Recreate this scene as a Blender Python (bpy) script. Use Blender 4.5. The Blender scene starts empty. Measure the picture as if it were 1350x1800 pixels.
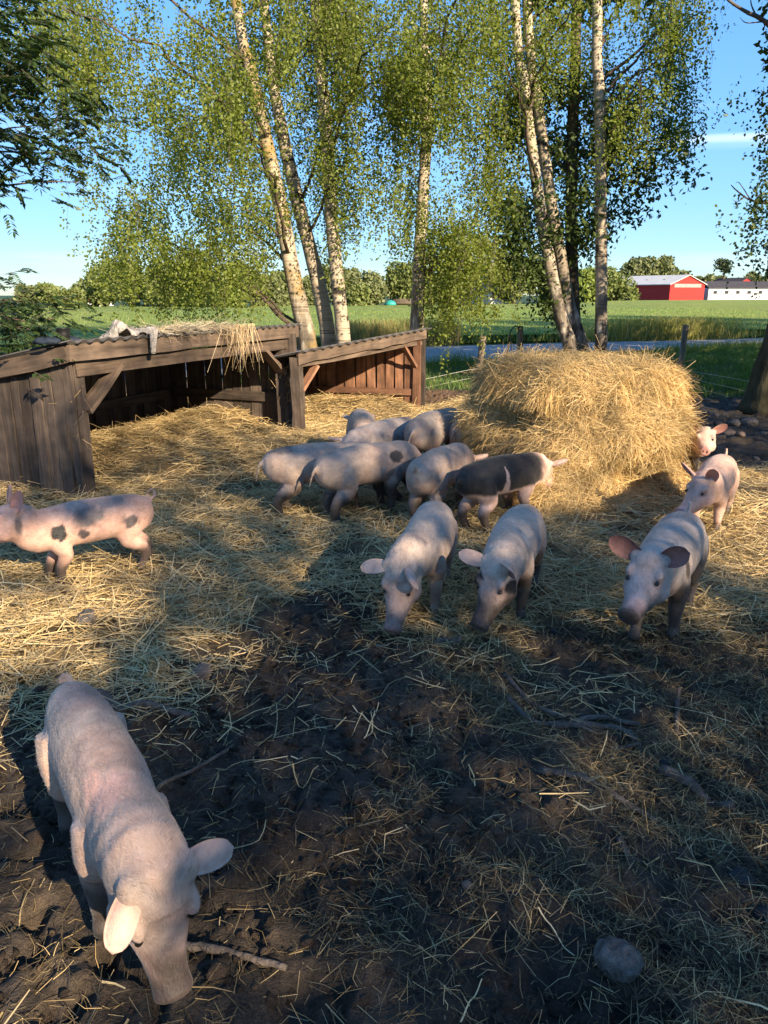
import bpy, math, random
import numpy as np
from mathutils import Vector

# ------------------------------------------------------------------ camera, sky, sun, exposure
sc = bpy.context.scene
COL = sc.collection
rng = np.random.default_rng(11)
random.seed(5)
PITCH = math.radians(15.75)
CAM_H = 1.6
FPX = 1352.0                       # focal length in pixels of the 1350 x 1800 photograph
cam_d = bpy.data.cameras.new('camera'); cam = bpy.data.objects.new('camera', cam_d); COL.objects.link(cam)
cam.location = (0, 0, CAM_H); cam.rotation_euler = (math.pi/2 - PITCH, 0, 0)
cam_d.sensor_fit = 'VERTICAL'; cam_d.angle = 2*math.atan(900/FPX); cam_d.clip_start = .05; cam_d.clip_end = 6000
sc.camera = cam
SUN_EL, SUN_AZ = math.radians(25), math.radians(145)
S = np.array([math.sin(SUN_AZ)*math.cos(SUN_EL), math.cos(SUN_AZ)*math.cos(SUN_EL), math.sin(SUN_EL)])
world = bpy.data.worlds.new('World'); sc.world = world; world.use_nodes = True
wn = world.node_tree
wbg = wn.nodes['Background']; wbg.inputs[1].default_value = .110
wsky = wn.nodes.new('ShaderNodeTexSky'); wsky.sky_type = 'NISHITA'; wsky.sun_disc = False
wsky.sun_elevation = SUN_EL; wsky.sun_rotation = SUN_AZ; wsky.air_density = .62; wsky.dust_density = .0; wsky.ozone_density = 3.6
# faint cirrus streaks over the whole sky
wtc = wn.nodes.new('ShaderNodeTexCoord')
wmp = wn.nodes.new('ShaderNodeMapping'); wmp.inputs['Scale'].default_value = (1.6, 1.6, 22); wmp.inputs['Rotation'].default_value = (.03, .05, 0)
wnz = wn.nodes.new('ShaderNodeTexNoise'); wnz.inputs['Scale'].default_value = 1.1; wnz.inputs['Detail'].default_value = 5
wrp = wn.nodes.new('ShaderNodeMapRange'); wrp.inputs[1].default_value = .60; wrp.inputs[2].default_value = .9; wrp.inputs[4].default_value = .35
wmx = wn.nodes.new('ShaderNodeMix'); wmx.data_type = 'RGBA'; wmx.inputs[7].default_value = (5., 5.4, 5.8, 1)
wn.links.new(wtc.outputs['Generated'], wmp.inputs[0]); wn.links.new(wmp.outputs[0], wnz.inputs['Vector'])
wn.links.new(wnz.outputs[0], wrp.inputs[0]); wn.links.new(wrp.outputs[0], wmx.inputs[0])
# even out the very bright horizon band: colour divided by (1 + k * brightness)
wbw = wn.nodes.new('ShaderNodeRGBToBW'); wma = wn.nodes.new('ShaderNodeMath'); wma.operation = 'MULTIPLY_ADD'; wma.inputs[1].default_value = .27; wma.inputs[2].default_value = .50
wdv = wn.nodes.new('ShaderNodeVectorMath'); wdv.operation = 'DIVIDE'; wn.links.new(wsky.outputs[0], wbw.inputs[0]); wn.links.new(wbw.outputs[0], wma.inputs[0]); wn.links.new(wsky.outputs[0], wdv.inputs[0]); wn.links.new(wma.outputs[0], wdv.inputs[1])
whs = wn.nodes.new('ShaderNodeHueSaturation'); whs.inputs['Saturation'].default_value = 1.18; wtn = wn.nodes.new('ShaderNodeVectorMath'); wtn.operation = 'MULTIPLY'; wtn.inputs[1].default_value = (1.10, 1.02, .90); wn.links.new(wdv.outputs[0], wtn.inputs[0]); wn.links.new(wtn.outputs[0], whs.inputs['Color']); wn.links.new(whs.outputs[0], wmx.inputs[6])

# one thin cirrus streak low in the north-east
def _dir(px, py): return Vector(((px-675)/FPX, math.cos(PITCH)-(py-900)/FPX*math.sin(PITCH), -math.sin(PITCH)-(py-900)/FPX*math.cos(PITCH))).normalized()
_a, _b = _dir(1175, 246), _dir(1420, 236); _n = _a.cross(_b).normalized()
wd1 = wn.nodes.new('ShaderNodeVectorMath'); wd1.operation = 'DOT_PRODUCT'; wd1.inputs[1].default_value = _n; wn.links.new(wtc.outputs['Generated'], wd1.inputs[0])
wab = wn.nodes.new('ShaderNodeMath'); wab.operation = 'ABSOLUTE'; wn.links.new(wd1.outputs['Value'], wab.inputs[0])
wr1 = wn.nodes.new('ShaderNodeMapRange'); wr1.interpolation_type = 'SMOOTHSTEP'; wr1.inputs[1].default_value = .0062; wr1.inputs[2].default_value = .0005; wr1.inputs[3].default_value = 0; wr1.inputs[4].default_value = .30; wn.links.new(wab.outputs[0], wr1.inputs[0])
wd2 = wn.nodes.new('ShaderNodeVectorMath'); wd2.operation = 'DOT_PRODUCT'; wd2.inputs[1].default_value = (_a+_b).normalized(); wn.links.new(wtc.outputs['Generated'], wd2.inputs[0])
wr2 = wn.nodes.new('ShaderNodeMapRange'); wr2.interpolation_type = 'SMOOTHSTEP'; wr2.inputs[1].default_value = .9962; wr2.inputs[2].default_value = .9992; wn.links.new(wd2.outputs['Value'], wr2.inputs[0])
wmu = wn.nodes.new('ShaderNodeMath'); wmu.operation = 'MULTIPLY'; wn.links.new(wr1.outputs[0], wmu.inputs[0]); wn.links.new(wr2.outputs[0], wmu.inputs[1])
wm2 = wn.nodes.new('ShaderNodeMix'); wm2.data_type = 'RGBA'; wm2.inputs[7].default_value = (5., 5.4, 5.8, 1); wn.links.new(wmu.outputs[0], wm2.inputs[0]); wn.links.new(wmx.outputs[2], wm2.inputs[6])
wn.links.new(wm2.outputs[2], wbg.inputs[0])
sun_d = bpy.data.lights.new('sun', 'SUN'); sun_d.energy = 4.0; sun_d.angle = math.radians(.53); sun_d.color = (1, .82, .58)
sun = bpy.data.objects.new('sun', sun_d); COL.objects.link(sun)
sun.rotation_euler = Vector((-S[0], -S[1], -S[2])).to_track_quat('-Z', 'Y').to_euler()
sc.view_settings.view_transform = 'Standard'; sc.view_settings.look = 'None'
sc.view_settings.exposure = 1.66; sc.view_settings.gamma = 1.0; sc.view_settings.use_curve_mapping = False
sc.cycles.use_denoising = True
sc.cycles.max_bounces = 6; sc.cycles.transparent_max_bounces = 6

# ------------------------------------------------------------------ layout helpers
FW = np.array([0, math.cos(PITCH), -math.sin(PITCH)]); UP = np.array([0, math.sin(PITCH), math.cos(PITCH)])
C0 = np.array([0, 0, CAM_H])
def ray(px, py): return np.array([(px-675)/FPX, 0, 0]) + UP*(-(py-900)/FPX) + FW
def gnd(px, py, z=0.0):
    d = ray(px, py); return C0 + d*((z-CAM_H)/d[2])
def aty(px, py, Y):
    d = ray(px, py); return C0 + d*(Y/d[1])
def proj(x, y, z):
    dx, dy, dz = np.asarray(x, float), np.asarray(y, float), np.asarray(z, float)-CAM_H
    dep = np.maximum(dy*FW[1]+dz*FW[2], 1e-3); u = dy*UP[1]+dz*UP[2]
    return 675+FPX*dx/dep, 900-FPX*u/dep
def hz(x, y, py):
    """height above the ground spot x, y that shows at picture row py"""
    d = ray(675, py); return CAM_H + d[2]/d[1]*y

def _h(i, j, s):
    n = (i*374761393 + j*668265263 + s*1442695041) & 0xffffffff
    n = ((n ^ (n >> 13))*1274126177) & 0xffffffff
    return ((n ^ (n >> 16)) & 0xffff)/65535.0
def vn(x, y, s=0):
    x = np.asarray(x, float); y = np.asarray(y, float)
    i = np.floor(x).astype(np.int64); j = np.floor(y).astype(np.int64); f = x-i; g = y-j
    f = f*f*(3-2*f); g = g*g*(3-2*g)
    return (_h(i, j, s)*(1-f)+_h(i+1, j, s)*f)*(1-g) + (_h(i, j+1, s)*(1-f)+_h(i+1, j+1, s)*f)*g
def fbm(x, y, s=0, o=4):
    a, t, n = .5, 0, 0
    for k in range(o):
        t = t + a*vn(np.asarray(x)*2**k+k*17.3, np.asarray(y)*2**k-k*9.1, s+k); n += a; a *= .5
    return t/n
def sst(a, b, x):
    t = np.clip((np.asarray(x, float)-a)/(b-a), 0, 1); return t*t*(3-2*t)
def inpoly(px, py, poly):
    px = np.asarray(px); py = np.asarray(py); r = np.zeros(px.shape, bool); n = len(poly); j = n-1
    for i in range(n):
        xi, yi = poly[i]; xj, yj = poly[j]
        c = ((yi > py) != (yj > py)) & (px < (xj-xi)*(py-yi)/(yj-yi+1e-9)+xi)
        r ^= c; j = i
    return r
def unit(v): v = np.asarray(v, float); return v/(np.linalg.norm(v, axis=-1, keepdims=True)+1e-12)

# ------------------------------------------------------------------ mesh helpers
def mesh(name, V, Fs, cols=None, smooth=False, mat_idx=None):
    V = np.asarray(V, np.float32).reshape(-1, 3); me = bpy.data.meshes.new(name)
    if isinstance(Fs, np.ndarray):
        k = Fs.shape[1]; nf = len(Fs)
        me.vertices.add(len(V)); me.vertices.foreach_set('co', V.ravel())
        me.loops.add(nf*k); me.loops.foreach_set('vertex_index', Fs.astype(np.int32).ravel())
        me.polygons.add(nf); me.polygons.foreach_set('loop_start', np.arange(0, nf*k, k, dtype=np.int32))
        me.update(calc_edges=True)
    else:
        me.from_pydata(V.tolist(), [], Fs); me.update()
    if cols is not None:
        c = np.ones((len(V), 4), np.float32); c[:, :3] = cols
        at = me.color_attributes.new('Col', 'FLOAT_COLOR', 'POINT'); at.data.foreach_set('color', c.ravel())
    if smooth: me.polygons.foreach_set('use_smooth', np.ones(len(me.polygons), bool))
    return me
def ob(name, me, m=None, parent=None, loc=None, rot=None):
    o = bpy.data.objects.new(name, me); COL.objects.link(o)
    if m is not None and me is not None and not me.materials: me.materials.append(m)
    if parent is not None: o.parent = parent
    if loc is not None: o.location = loc
    if rot is not None: o.rotation_euler = rot
    return o
def tag(o, label=None, cat=None, group=None, kind=None):
    if label: o['label'] = label
    if cat: o['category'] = cat
    if group: o['group'] = group
    if kind: o['kind'] = kind
    return o
def thing(name, label, cat, loc=(0, 0, 0), rotz=0, group=None):
    o = bpy.data.objects.new(name, None); COL.objects.link(o); o.empty_display_size = .1
    o.location = [float(v) for v in loc]; o.rotation_euler = (0, 0, rotz)
    return tag(o, label, cat, group)
class MB:
    """collects loose shapes with vertex offsets"""
    def __init__(s): s.V = []; s.F = []; s.n = 0; s.C = []
    def add(s, V, F, col=None):
        V = np.asarray(V, float); s.V.append(V); s.F += [[i+s.n for i in f] for f in F]; s.n += len(V)
        s.C.append(np.tile(np.asarray(col if col is not None else (1, 1, 1), float), (len(V), 1)) if np.ndim(col) < 2 else col)
        return s
    def me(s, name, smooth=False, col=False):
        return mesh(name, np.concatenate(s.V), s.F, np.concatenate(s.C) if col else None, smooth)
def loft(rings):
    """rings: list of (n,3) arrays of equal n -> closed skin"""
    n = len(rings[0]); V = np.concatenate(rings); F = []
    for k in range(len(rings)-1):
        a = k*n; b = a+n
        for i in range(n):
            j = (i+1) % n; F.append([a+i, a+j, b+j, b+i])
    F.append(list(range(n-1, -1, -1))); m = (len(rings)-1)*n; F.append([m+i for i in range(n)])
    return V, F
def tube(P, R, n=8, flat=None, jit=0.0):
    P = np.asarray(P, float); R = np.broadcast_to(np.asarray(R, float), (len(P),)); T = np.gradient(P, axis=0); T = unit(T)
    ref = np.array([0, 0, 1.]) if abs(T[0, 2]) < .9 else np.array([1., 0, 0])
    rings = []; s = unit(np.cross(T[0], ref))
    for k in range(len(P)):
        s = unit(s - T[k]*np.dot(s, T[k])); u = np.cross(T[k], s)
        a = np.arange(n)*2*math.pi/n
        rr = R[k]*(1+jit*(rng.random(n)-.5))
        w = 1.0 if flat is None else flat
        rings.append(P[k]+np.outer(np.cos(a)*rr, s)+np.outer(np.sin(a)*rr*w, u))
    return loft(rings)
def curve_pts(P, n):
    """Catmull-Rom through control points"""
    P = np.asarray(P, float)
    Q = np.vstack([2*P[0]-P[1], P, 2*P[-1]-P[-2]]); out = []
    m = len(P)-1
    for t in np.linspace(0, m-1e-6, n):
        i = int(t); f = t-i; a, b, c, d = Q[i], Q[i+1], Q[i+2], Q[i+3]
        out.append(.5*((2*b)+(c-a)*f+(2*a-5*b+4*c-d)*f*f+(3*b-a-3*c+d)*f**3))
    return np.array(out)
def box8(p0, p1, w, h, up=(0, 0, 1), taper=(1, 1), rough=.0, seg=1):
    """a timber from p0 to p1; w across, h along 'up'; seg>1 gives it uneven edges"""
    p0 = np.asarray(p0, float); p1 = np.asarray(p1, float); d = unit(p1-p0); up = np.asarray(up, float)
    u = unit(up-d*np.dot(up, d)); s = np.cross(d, u); rings = []
    for k in range(seg+1):
        t = k/seg; c = p0+(p1-p0)*t; q = taper[0]+(taper[1]-taper[0])*t
        r = []
        for a, b in ((-1, -1), (1, -1), (1, 1), (-1, 1)):
            j = rng.normal(0, rough, 3) if rough else 0
            r.append(c+s*a*w/2*q+u*b*h/2*q+j)
        rings.append(np.array(r))
    return loft(rings)
def ribbons(P0, D, L, W, bend=.15, col=None, seg=2, N=None):
    """flat strands: P0 start, D unit direction, L length, W width (arrays) -> verts, quads, colours"""
    n = len(P0); D = unit(D)
    if N is None: N = rng.normal(size=(n, 3))
    side = unit(np.cross(D, N)); bd = unit(np.cross(D, side) + .8*rng.normal(size=(n, 3)))*(rng.normal(0, bend, (n, 1)))*L[:, None]
    V = np.zeros((n, (seg+1)*2, 3))
    for k in range(seg+1):
        t = k/seg; c = P0 + D*(L*t)[:, None] + bd*(4*t*(1-t))
        w = (W*(1 - .35*t))[:, None]*.5
        V[:, 2*k] = c-side*w; V[:, 2*k+1] = c+side*w
    base = (np.arange(n)*(seg+1)*2)[:, None]
    q = np.concatenate([base+np.array([2*k, 2*k+1, 2*k+3, 2*k+2]) for k in range(seg)], 1).reshape(-1, 4)
    Cc = None if col is None else np.repeat(col, (seg+1)*2, axis=0)
    return V.reshape(-1, 3), q, Cc
def leaves(P, D, size, wr=.75, fold=.25, N=None):
    """leaf blades: four corners each, folded along the middle: base, left, tip, right"""
    n = len(P); D = unit(D)
    if N is None: N = rng.normal(size=(n, 3))
    s = unit(np.cross(D, N)); nn = np.cross(s, D); sz = np.broadcast_to(size, (n,))[:, None]
    m = P + D*sz*.45; lift = nn*sz*fold*.5
    V = np.stack([P, m-s*sz*wr*.5+lift, P+D*sz, m+s*sz*wr*.5+lift], 1).reshape(-1, 3)
    b = (np.arange(n)*4)[:, None]
    F = np.concatenate([b+np.array([0, 2, 1]), b+np.array([0, 3, 2])], 1).reshape(-1, 3)
    return V, F

# ------------------------------------------------------------------ materials
def new_mat(name):
    m = bpy.data.materials.new(name); m.use_nodes = True; nt = m.node_tree
    return m, nt, nt.nodes['Principled BSDF'], nt.nodes['Material Output']
def N(nt, t, **kw):
    n = nt.nodes.new(t)
    for k, v in kw.items():
        if hasattr(n, k): setattr(n, k, v)
    return n
def noise(nt, scale, detail=4, vec=None, rough=.55, dist=0):
    n = nt.nodes.new('ShaderNodeTexNoise'); n.inputs['Scale'].default_value = scale; n.inputs['Detail'].default_value = detail
    n.inputs['Roughness'].default_value = rough; n.inputs['Distortion'].default_value = dist
    if vec is not None: nt.links.new(vec, n.inputs['Vector'])
    return n.outputs[0]
def coord(nt, kind='Object', scale=(1, 1, 1)):
    t = nt.nodes.new('ShaderNodeTexCoord'); mp = nt.nodes.new('ShaderNodeMapping'); mp.inputs['Scale'].default_value = scale
    nt.links.new(t.outputs[kind], mp.inputs[0]); return mp.outputs[0]
def ramp(nt, fac, stops):
    r = nt.nodes.new('ShaderNodeValToRGB'); e = r.color_ramp.elements
    while len(e) < len(stops): e.new(.5)
    for k, (p, c) in enumerate(stops):
        e[k].position = p; e[k].color = (*c, 1) if len(c) == 3 else c
    nt.links.new(fac, r.inputs[0]); return r.outputs[0]
def mixc(nt, a, b, fac, mode='MIX'):
    m = nt.nodes.new('ShaderNodeMix'); m.data_type = 'RGBA'; m.blend_type = mode
    for sock, v in ((m.inputs[0], fac), (m.inputs[6], a), (m.inputs[7], b)):
        if isinstance(v, bpy.types.NodeSocket): nt.links.new(v, sock)
        elif isinstance(v, (int, float)): sock.default_value = v
        else: sock.default_value = (*v, 1)
    return m.outputs[2]
def bump(nt, bsdf, h, strength=.4, dist=.01):
    b = nt.nodes.new('ShaderNodeBump'); b.inputs['Strength'].default_value = strength; b.inputs['Distance'].default_value = dist
    nt.links.new(h, b.inputs['Height']); nt.links.new(b.outputs[0], bsdf.inputs['Normal']); return b
def attr(nt, name='Col'):
    a = nt.nodes.new('ShaderNodeAttribute'); a.attribute_name = name; return a.outputs['Color']
def simple(name, col, rough=.7, spec=.3, var=.25, scale=8, bmp=.2, bd=.01, sc3=(1, 1, 1), metal=0):
    m, nt, b, o = new_mat(name); v = coord(nt, 'Object', sc3); nz = noise(nt, scale, 5, v)
    c = ramp(nt, nz, [(.25, tuple(x*(1-var) for x in col)), (.75, tuple(min(1, x*(1+var)) for x in col))])
    nt.links.new(c, b.inputs['Base Color']); b.inputs['Roughness'].default_value = rough
    b.inputs['Specular IOR Level'].default_value = spec; b.inputs['Metallic'].default_value = metal
    if bmp: bump(nt, b, nz, bmp, bd)
    return m
def leafy(name, col, trans=.35, var=.35, rough=.45, attrib=False, scale=1.2):
    m, nt, b, out = new_mat(name); g = nt.nodes.new('ShaderNodeNewGeometry')
    nz = noise(nt, scale, 2, g.outputs['Position']); rnd = g.outputs['Random Per Island']
    a = attr(nt) if attrib else col
    c1 = mixc(nt, a, tuple(x*(1-var) for x in col) if not attrib else (.5, .5, .5), rnd, 'MIX' if not attrib else 'MULTIPLY')
    if attrib:
        c1 = mixc(nt, a, c1, .5)
    hs = nt.nodes.new('ShaderNodeHueSaturation'); mr = nt.nodes.new('ShaderNodeMapRange'); mr.inputs[3].default_value = .75; mr.inputs[4].default_value = 1.3
    nt.links.new(nz, mr.inputs[0]); nt.links.new(mr.outputs[0], hs.inputs['Value']); nt.links.new(c1, hs.inputs['Color'])
    nt.links.new(hs.outputs[0], b.inputs['Base Color']); b.inputs['Roughness'].default_value = rough; b.inputs['Specular IOR Level'].default_value = .35
    if trans > 0:
        tr = nt.nodes.new('ShaderNodeBsdfTranslucent'); tc = mixc(nt, hs.outputs[0], (1.25, 1.3, .55), 1.0, 'MULTIPLY'); nt.links.new(tc, tr.inputs[0])
        mx = nt.nodes.new('ShaderNodeMixShader'); mx.inputs[0].default_value = trans
        nt.links.new(b.outputs[0], mx.inputs[1]); nt.links.new(tr.outputs[0], mx.inputs[2]); nt.links.new(mx.outputs[0], out.inputs[0])
    return m

def m_ground():
    m, nt, b, o = new_mat('mud_and_soil'); g = nt.nodes.new('ShaderNodeNewGeometry'); p = g.outputs['Position']
    n1 = noise(nt, 38, 6, p, .65); n2 = noise(nt, 7, 5, p, .6); n3 = noise(nt, 150, 4, p, .7)
    k = mixc(nt, ramp(nt, n1, [(.3, (.55, .55, .55)), (.7, (1.5, 1.45, 1.4))]), ramp(nt, n2, [(.3, (.7, .7, .7)), (.7, (1.25, 1.25, 1.25))]), 1.0, 'MULTIPLY')
    c = mixc(nt, attr(nt), k, 1.0, 'MULTIPLY'); nt.links.new(c, b.inputs['Base Color'])
    r = ramp(nt, n2, [(.35, (.55, .55, .55)), (.65, (.9, .9, .9))]); nt.links.new(r, b.inputs['Roughness'])
    b.inputs['Specular IOR Level'].default_value = .25
    h = mixc(nt, n1, n3, .4); bump(nt, b, h, 1.0, .045)
    return m
def m_straw(name='straw', trans=.18, rough=.55):
    m, nt, b, out = new_mat(name); nt.links.new(attr(nt), b.inputs['Base Color']); b.inputs['Roughness'].default_value = rough
    b.inputs['Specular IOR Level'].default_value = .3
    tr = nt.nodes.new('ShaderNodeBsdfTranslucent'); nt.links.new(attr(nt), tr.inputs[0]); mx = nt.nodes.new('ShaderNodeMixShader'); mx.inputs[0].default_value = trans
    nt.links.new(b.outputs[0], mx.inputs[1]); nt.links.new(tr.outputs[0], mx.inputs[2]); nt.links.new(mx.outputs[0], out.inputs[0])
    return m
def m_wood(name, col, dark=.45):
    m, nt, b, o = new_mat(name); v = coord(nt, 'Object', (1, 1, 1)); at = attr(nt)
    # the grain runs along each board's own length, stored with its vertices
    gr = nt.nodes.new('ShaderNodeAttribute'); gr.attribute_name = 'grain'
    n1 = noise(nt, 1.0, 6, gr.outputs['Vector'], .6, .4); n2 = noise(nt, 6, 4, v)
    info = nt.nodes.new('ShaderNodeObjectInfo')
    c = ramp(nt, n1, [(.28, tuple(x*dark for x in col)), (.5, col), (.78, tuple(min(1, x*1.5) for x in col))])
    c = mixc(nt, c, ramp(nt, n2, [(.35, (.6, .6, .62)), (.7, (1.25, 1.2, 1.15))]), .8, 'MULTIPLY')
    mr = nt.nodes.new('ShaderNodeMapRange'); mr.inputs[3].default_value = .65; mr.inputs[4].default_value = 1.3
    nt.links.new(info.outputs['Random'], mr.inputs[0]); hs = nt.nodes.new('ShaderNodeHueSaturation')
    nt.links.new(mr.outputs[0], hs.inputs['Value']); nt.links.new(c, hs.inputs['Color'])
    nt.links.new(hs.outputs[0], b.inputs['Base Color']); b.inputs['Roughness'].default_value = .8; b.inputs['Specular IOR Level'].default_value = .2
    bump(nt, b, n1, .6, .006)
    return m
def m_birch(name='birch_bark', moss=0.0):
    m, nt, b, o = new_mat(name); g = nt.nodes.new('ShaderNodeNewGeometry')
    mp = nt.nodes.new('ShaderNodeMapping'); mp.inputs['Scale'].default_value = (1.6, 1.6, 34); nt.links.new(g.outputs['Position'], mp.inputs[0])
    n1 = noise(nt, 1, 4, mp.outputs[0], .6, .6)
    mp2 = nt.nodes.new('ShaderNodeMapping'); mp2.inputs['Scale'].default_value = (8, 8, 2.6); nt.links.new(g.outputs['Position'], mp2.inputs[0])
    n2 = noise(nt, 1, 5, mp2.outputs[0], .6); n3 = noise(nt, 2.2, 4, g.outputs['Position'])
    white = ramp(nt, n1, [(.36, (.09, .07, .05)), (.42, (.33, .27, .20)), (.55, (.45, .38, .29)), (.75, (.34, .25, .16))])
    mp3 = nt.nodes.new('ShaderNodeMapping'); mp3.inputs['Scale'].default_value = (3, 3, 4.5); nt.links.new(g.outputs['Position'], mp3.inputs[0]); n4 = noise(nt, 1, 3, mp3.outputs[0], .55, .3)
    white = mixc(nt, (.045, .038, .032), white, ramp(nt, n4, [(.34, (0, 0, 0)), (.40, (1, 1, 1))]))
    rough = ramp(nt, n2, [(.38, (.035, .03, .026)), (.52, (.14, .115, .09)), (.66, (.5, .45, .38))])
    c = mixc(nt, white, rough, attr(nt))
    if moss > 0:
        c = mixc(nt, c, (.26, .17, .05), ramp(nt, n3, [(.40, (0, 0, 0)), (.58, (moss, moss, moss))]))
    nt.links.new(c, b.inputs['Base Color']); b.inputs['Roughness'].default_value = .75; b.inputs['Specular IOR Level'].default_value = .2
    bump(nt, b, n2, .6, .02)
    return m
def m_skin():
    m, nt, b, o = new_mat('pig_skin'); v = coord(nt, 'Object', (1, 1, 1)); n1 = noise(nt, 26, 5, v, .6); n2 = noise(nt, 7, 3, v)
    vs = coord(nt, 'Object', (40, 170, 110)); n3 = noise(nt, 1, 3, vs)
    c = mixc(nt, attr(nt), ramp(nt, n1, [(.3, (.8, .79, .79)), (.7, (1.1, 1.1, 1.1))]), 1.0, 'MULTIPLY')
    c = mixc(nt, c, ramp(nt, n2, [(.35, (.88, .83, .8)), (.65, (1.05, 1.05, 1.05))]), 1.0, 'MULTIPLY')
    n4 = noise(nt, 9, 6, v, .7, .6); n5 = noise(nt, 3.1, 3, v)
    sm = mixc(nt, ramp(nt, n4, [(.50, (0, 0, 0)), (.64, (.6, .6, .6))]), ramp(nt, n5, [(.40, (.15, .15, .15)), (.65, (1, 1, 1))]), 1.0, 'MULTIPLY')
    c = mixc(nt, c, mixc(nt, c, (.34, .29, .25), 1.0, 'MULTIPLY'), sm)      # dried mud smears
    nt.links.new(c, b.inputs['Base Color']); b.inputs['Roughness'].default_value = .58; b.inputs['Specular IOR Level'].default_value = .35
    b.inputs['Subsurface Weight'].default_value = .12; b.inputs['Subsurface Radius'].default_value = (.02, .008, .005); b.inputs['Subsurface Scale'].default_value = .5
    b.inputs['Sheen Weight'].default_value = .12; b.inputs['Sheen Roughness'].default_value = .4
    h = mixc(nt, n3, n1, .45); bump(nt, b, h, .7, .008)
    return m
M = {}
M['ground'] = m_ground(); M['straw'] = m_straw(); M['hay'] = m_straw('hay', .2, .5)
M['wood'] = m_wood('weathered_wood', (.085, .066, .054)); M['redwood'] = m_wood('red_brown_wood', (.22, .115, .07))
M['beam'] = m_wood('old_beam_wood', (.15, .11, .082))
M['birch'] = m_birch(); M['birch_moss'] = m_birch('mossy_birch_bark', .85); M['bark'] = simple('dark_bark', (.11, .085, .06), .85, .2, .5, 9, .8, .03, (1, 1, .25))
M['moss_bark'] = simple('mossy_dark_bark', (.055, .05, .03), .9, .1, .6, 7, .9, .04, (1, 1, .3))
M['twig'] = simple('twig_bark', (.09, .065, .05), .8, .2, .3, 20, .2)
M['leaf_birch'] = leafy('birch_leaf', (.225, .275, .05), .5, .45)
M['leaf_dark'] = leafy('broad_leaf', (.08, .12, .03), .3, .4)
M['leaf_rowan'] = leafy('rowan_leaf', (.055, .095, .03), .3, .4)
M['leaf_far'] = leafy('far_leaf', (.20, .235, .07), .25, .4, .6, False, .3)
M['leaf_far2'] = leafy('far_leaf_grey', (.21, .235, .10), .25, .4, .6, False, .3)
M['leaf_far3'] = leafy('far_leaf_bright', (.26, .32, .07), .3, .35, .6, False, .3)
M['leaf_pine'] = leafy('pine_needles', (.06, .085, .035), .1, .4, .6)
M['grass'] = leafy('grass_blade', (.09, .17, .03), .35, .35, .5, True)
M['skin'] = m_skin(); M['hair'] = m_straw('bristle', .35, .45)
M['eye'] = simple('eye_dark', (.012, .01, .009), .12, .6, .1, 5, 0)
M['stick'] = simple('muddy_stick', (.12, .095, .078), .85, .2, .55, 30, 1.0, .02)
M['stone'] = simple('grey_stone', (.13, .115, .105), .85, .2, .7, 38, 1.0, .03)
M['stone_dark'] = simple('dark_wet_stone', (.022, .022, .024), .7, .4, .4, 14, .5, .01)
M['stone_red'] = simple('pale_rubble', (.17, .12, .095), .85, .2, .35, 14, .5, .01)
M['roof'] = simple('corrugated_roof_sheet', (.075, .07, .07), .7, .3, .4, 5, .3, .01)
M['cloth'] = simple('dirty_canvas', (.36, .33, .30), .95, .05, .45, 26, 1.0, .03)
M['black'] = simple('black_plastic', (.012, .012, .013), .45, .4, .2, 6, .1)
M['blue'] = simple('dark_blue_tarp', (.012, .02, .035), .8, .4, .3, 8, .3)
M['wire'] = simple('fence_wire', (.45, .45, .42), .5, .4, .1, 5, 0)
M['post'] = simple('grey_fence_post', (.20, .165, .135), .85, .2, .45, 10, .6, .01, (1, 1, .15))
M['road'] = simple('asphalt_road', (.27, .26, .25), .85, .25, .15, .8, .15)
M['field'] = None

# ------------------------------------------------------------------ the ground
TE = math.tan(SUN_EL); SH = unit(np.array([S[0], S[1]]))
A1 = gnd(150, 878); B1 = gnd(512, 760)                       # front corners of the near shelter
U1 = unit(B1-A1); W1 = np.array([-U1[1], U1[0], 0.])         # along its open front, and towards its back
R2 = gnd(732, 728); L2 = gnd(527, 770)                       # front posts of the far shelter
W2 = unit(np.array([-1.5, .45, 0.])); WALL2 = 1.62
BALE = np.array([1.63, 6.55, 0.])
SX = np.array([-400, 0, 110, 250, 330, 420, 500, 545, 590, 650, 690, 760, 850, 1000, 1150, 1350, 1700])
SY = np.array([1225, 1222, 1225, 1205, 1175, 1135, 1085, 1035, 1000, 1005, 1075, 1120, 1115, 1110, 1105, 1090, 1080])
def straw_amt(x, y):
    x = np.asarray(x, float); y = np.asarray(y, float)
    px, py = proj(x, y, 0*x)
    b = np.interp(px, SX, SY) + 70*(fbm(x*1.7, y*1.7, 3)-.5) + 45*(fbm(x*6, y*6, 9)-.5)
    a = sst(12, -55, py-b)
    # bare soil behind the stack, and beyond the far shelter
    far = sst(838, 815, py)*sst(1120, 1190, px) + sst(728, 712, py+.25*(px-740))*sst(728, 745, px)
    far = far + sst(12.6, 13.2, y)
    return np.clip(a*(1-np.clip(far, 0, 1)), 0, 1)
def seg_d(x, y, a, b):
    ax, ay = a[0], a[1]; dx, dy = b[0]-ax, b[1]-ay; t = np.clip(((x-ax)*dx+(y-ay)*dy)/(dx*dx+dy*dy), 0, 1)
    return np.hypot(x-ax-t*dx, y-ay-t*dy)
MD1 = (A1+U1*.9+W1*.75, B1-U1*.25+W1*.9); MD2 = (R2+W2*.35+np.array([-.1, -.1, 0]), R2+W2*1.5+np.array([-.2, -.4, 0])); MD3 = (A1+U1*1.1, B1-U1*.2+np.array([.1, -.2, 0]))
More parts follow.
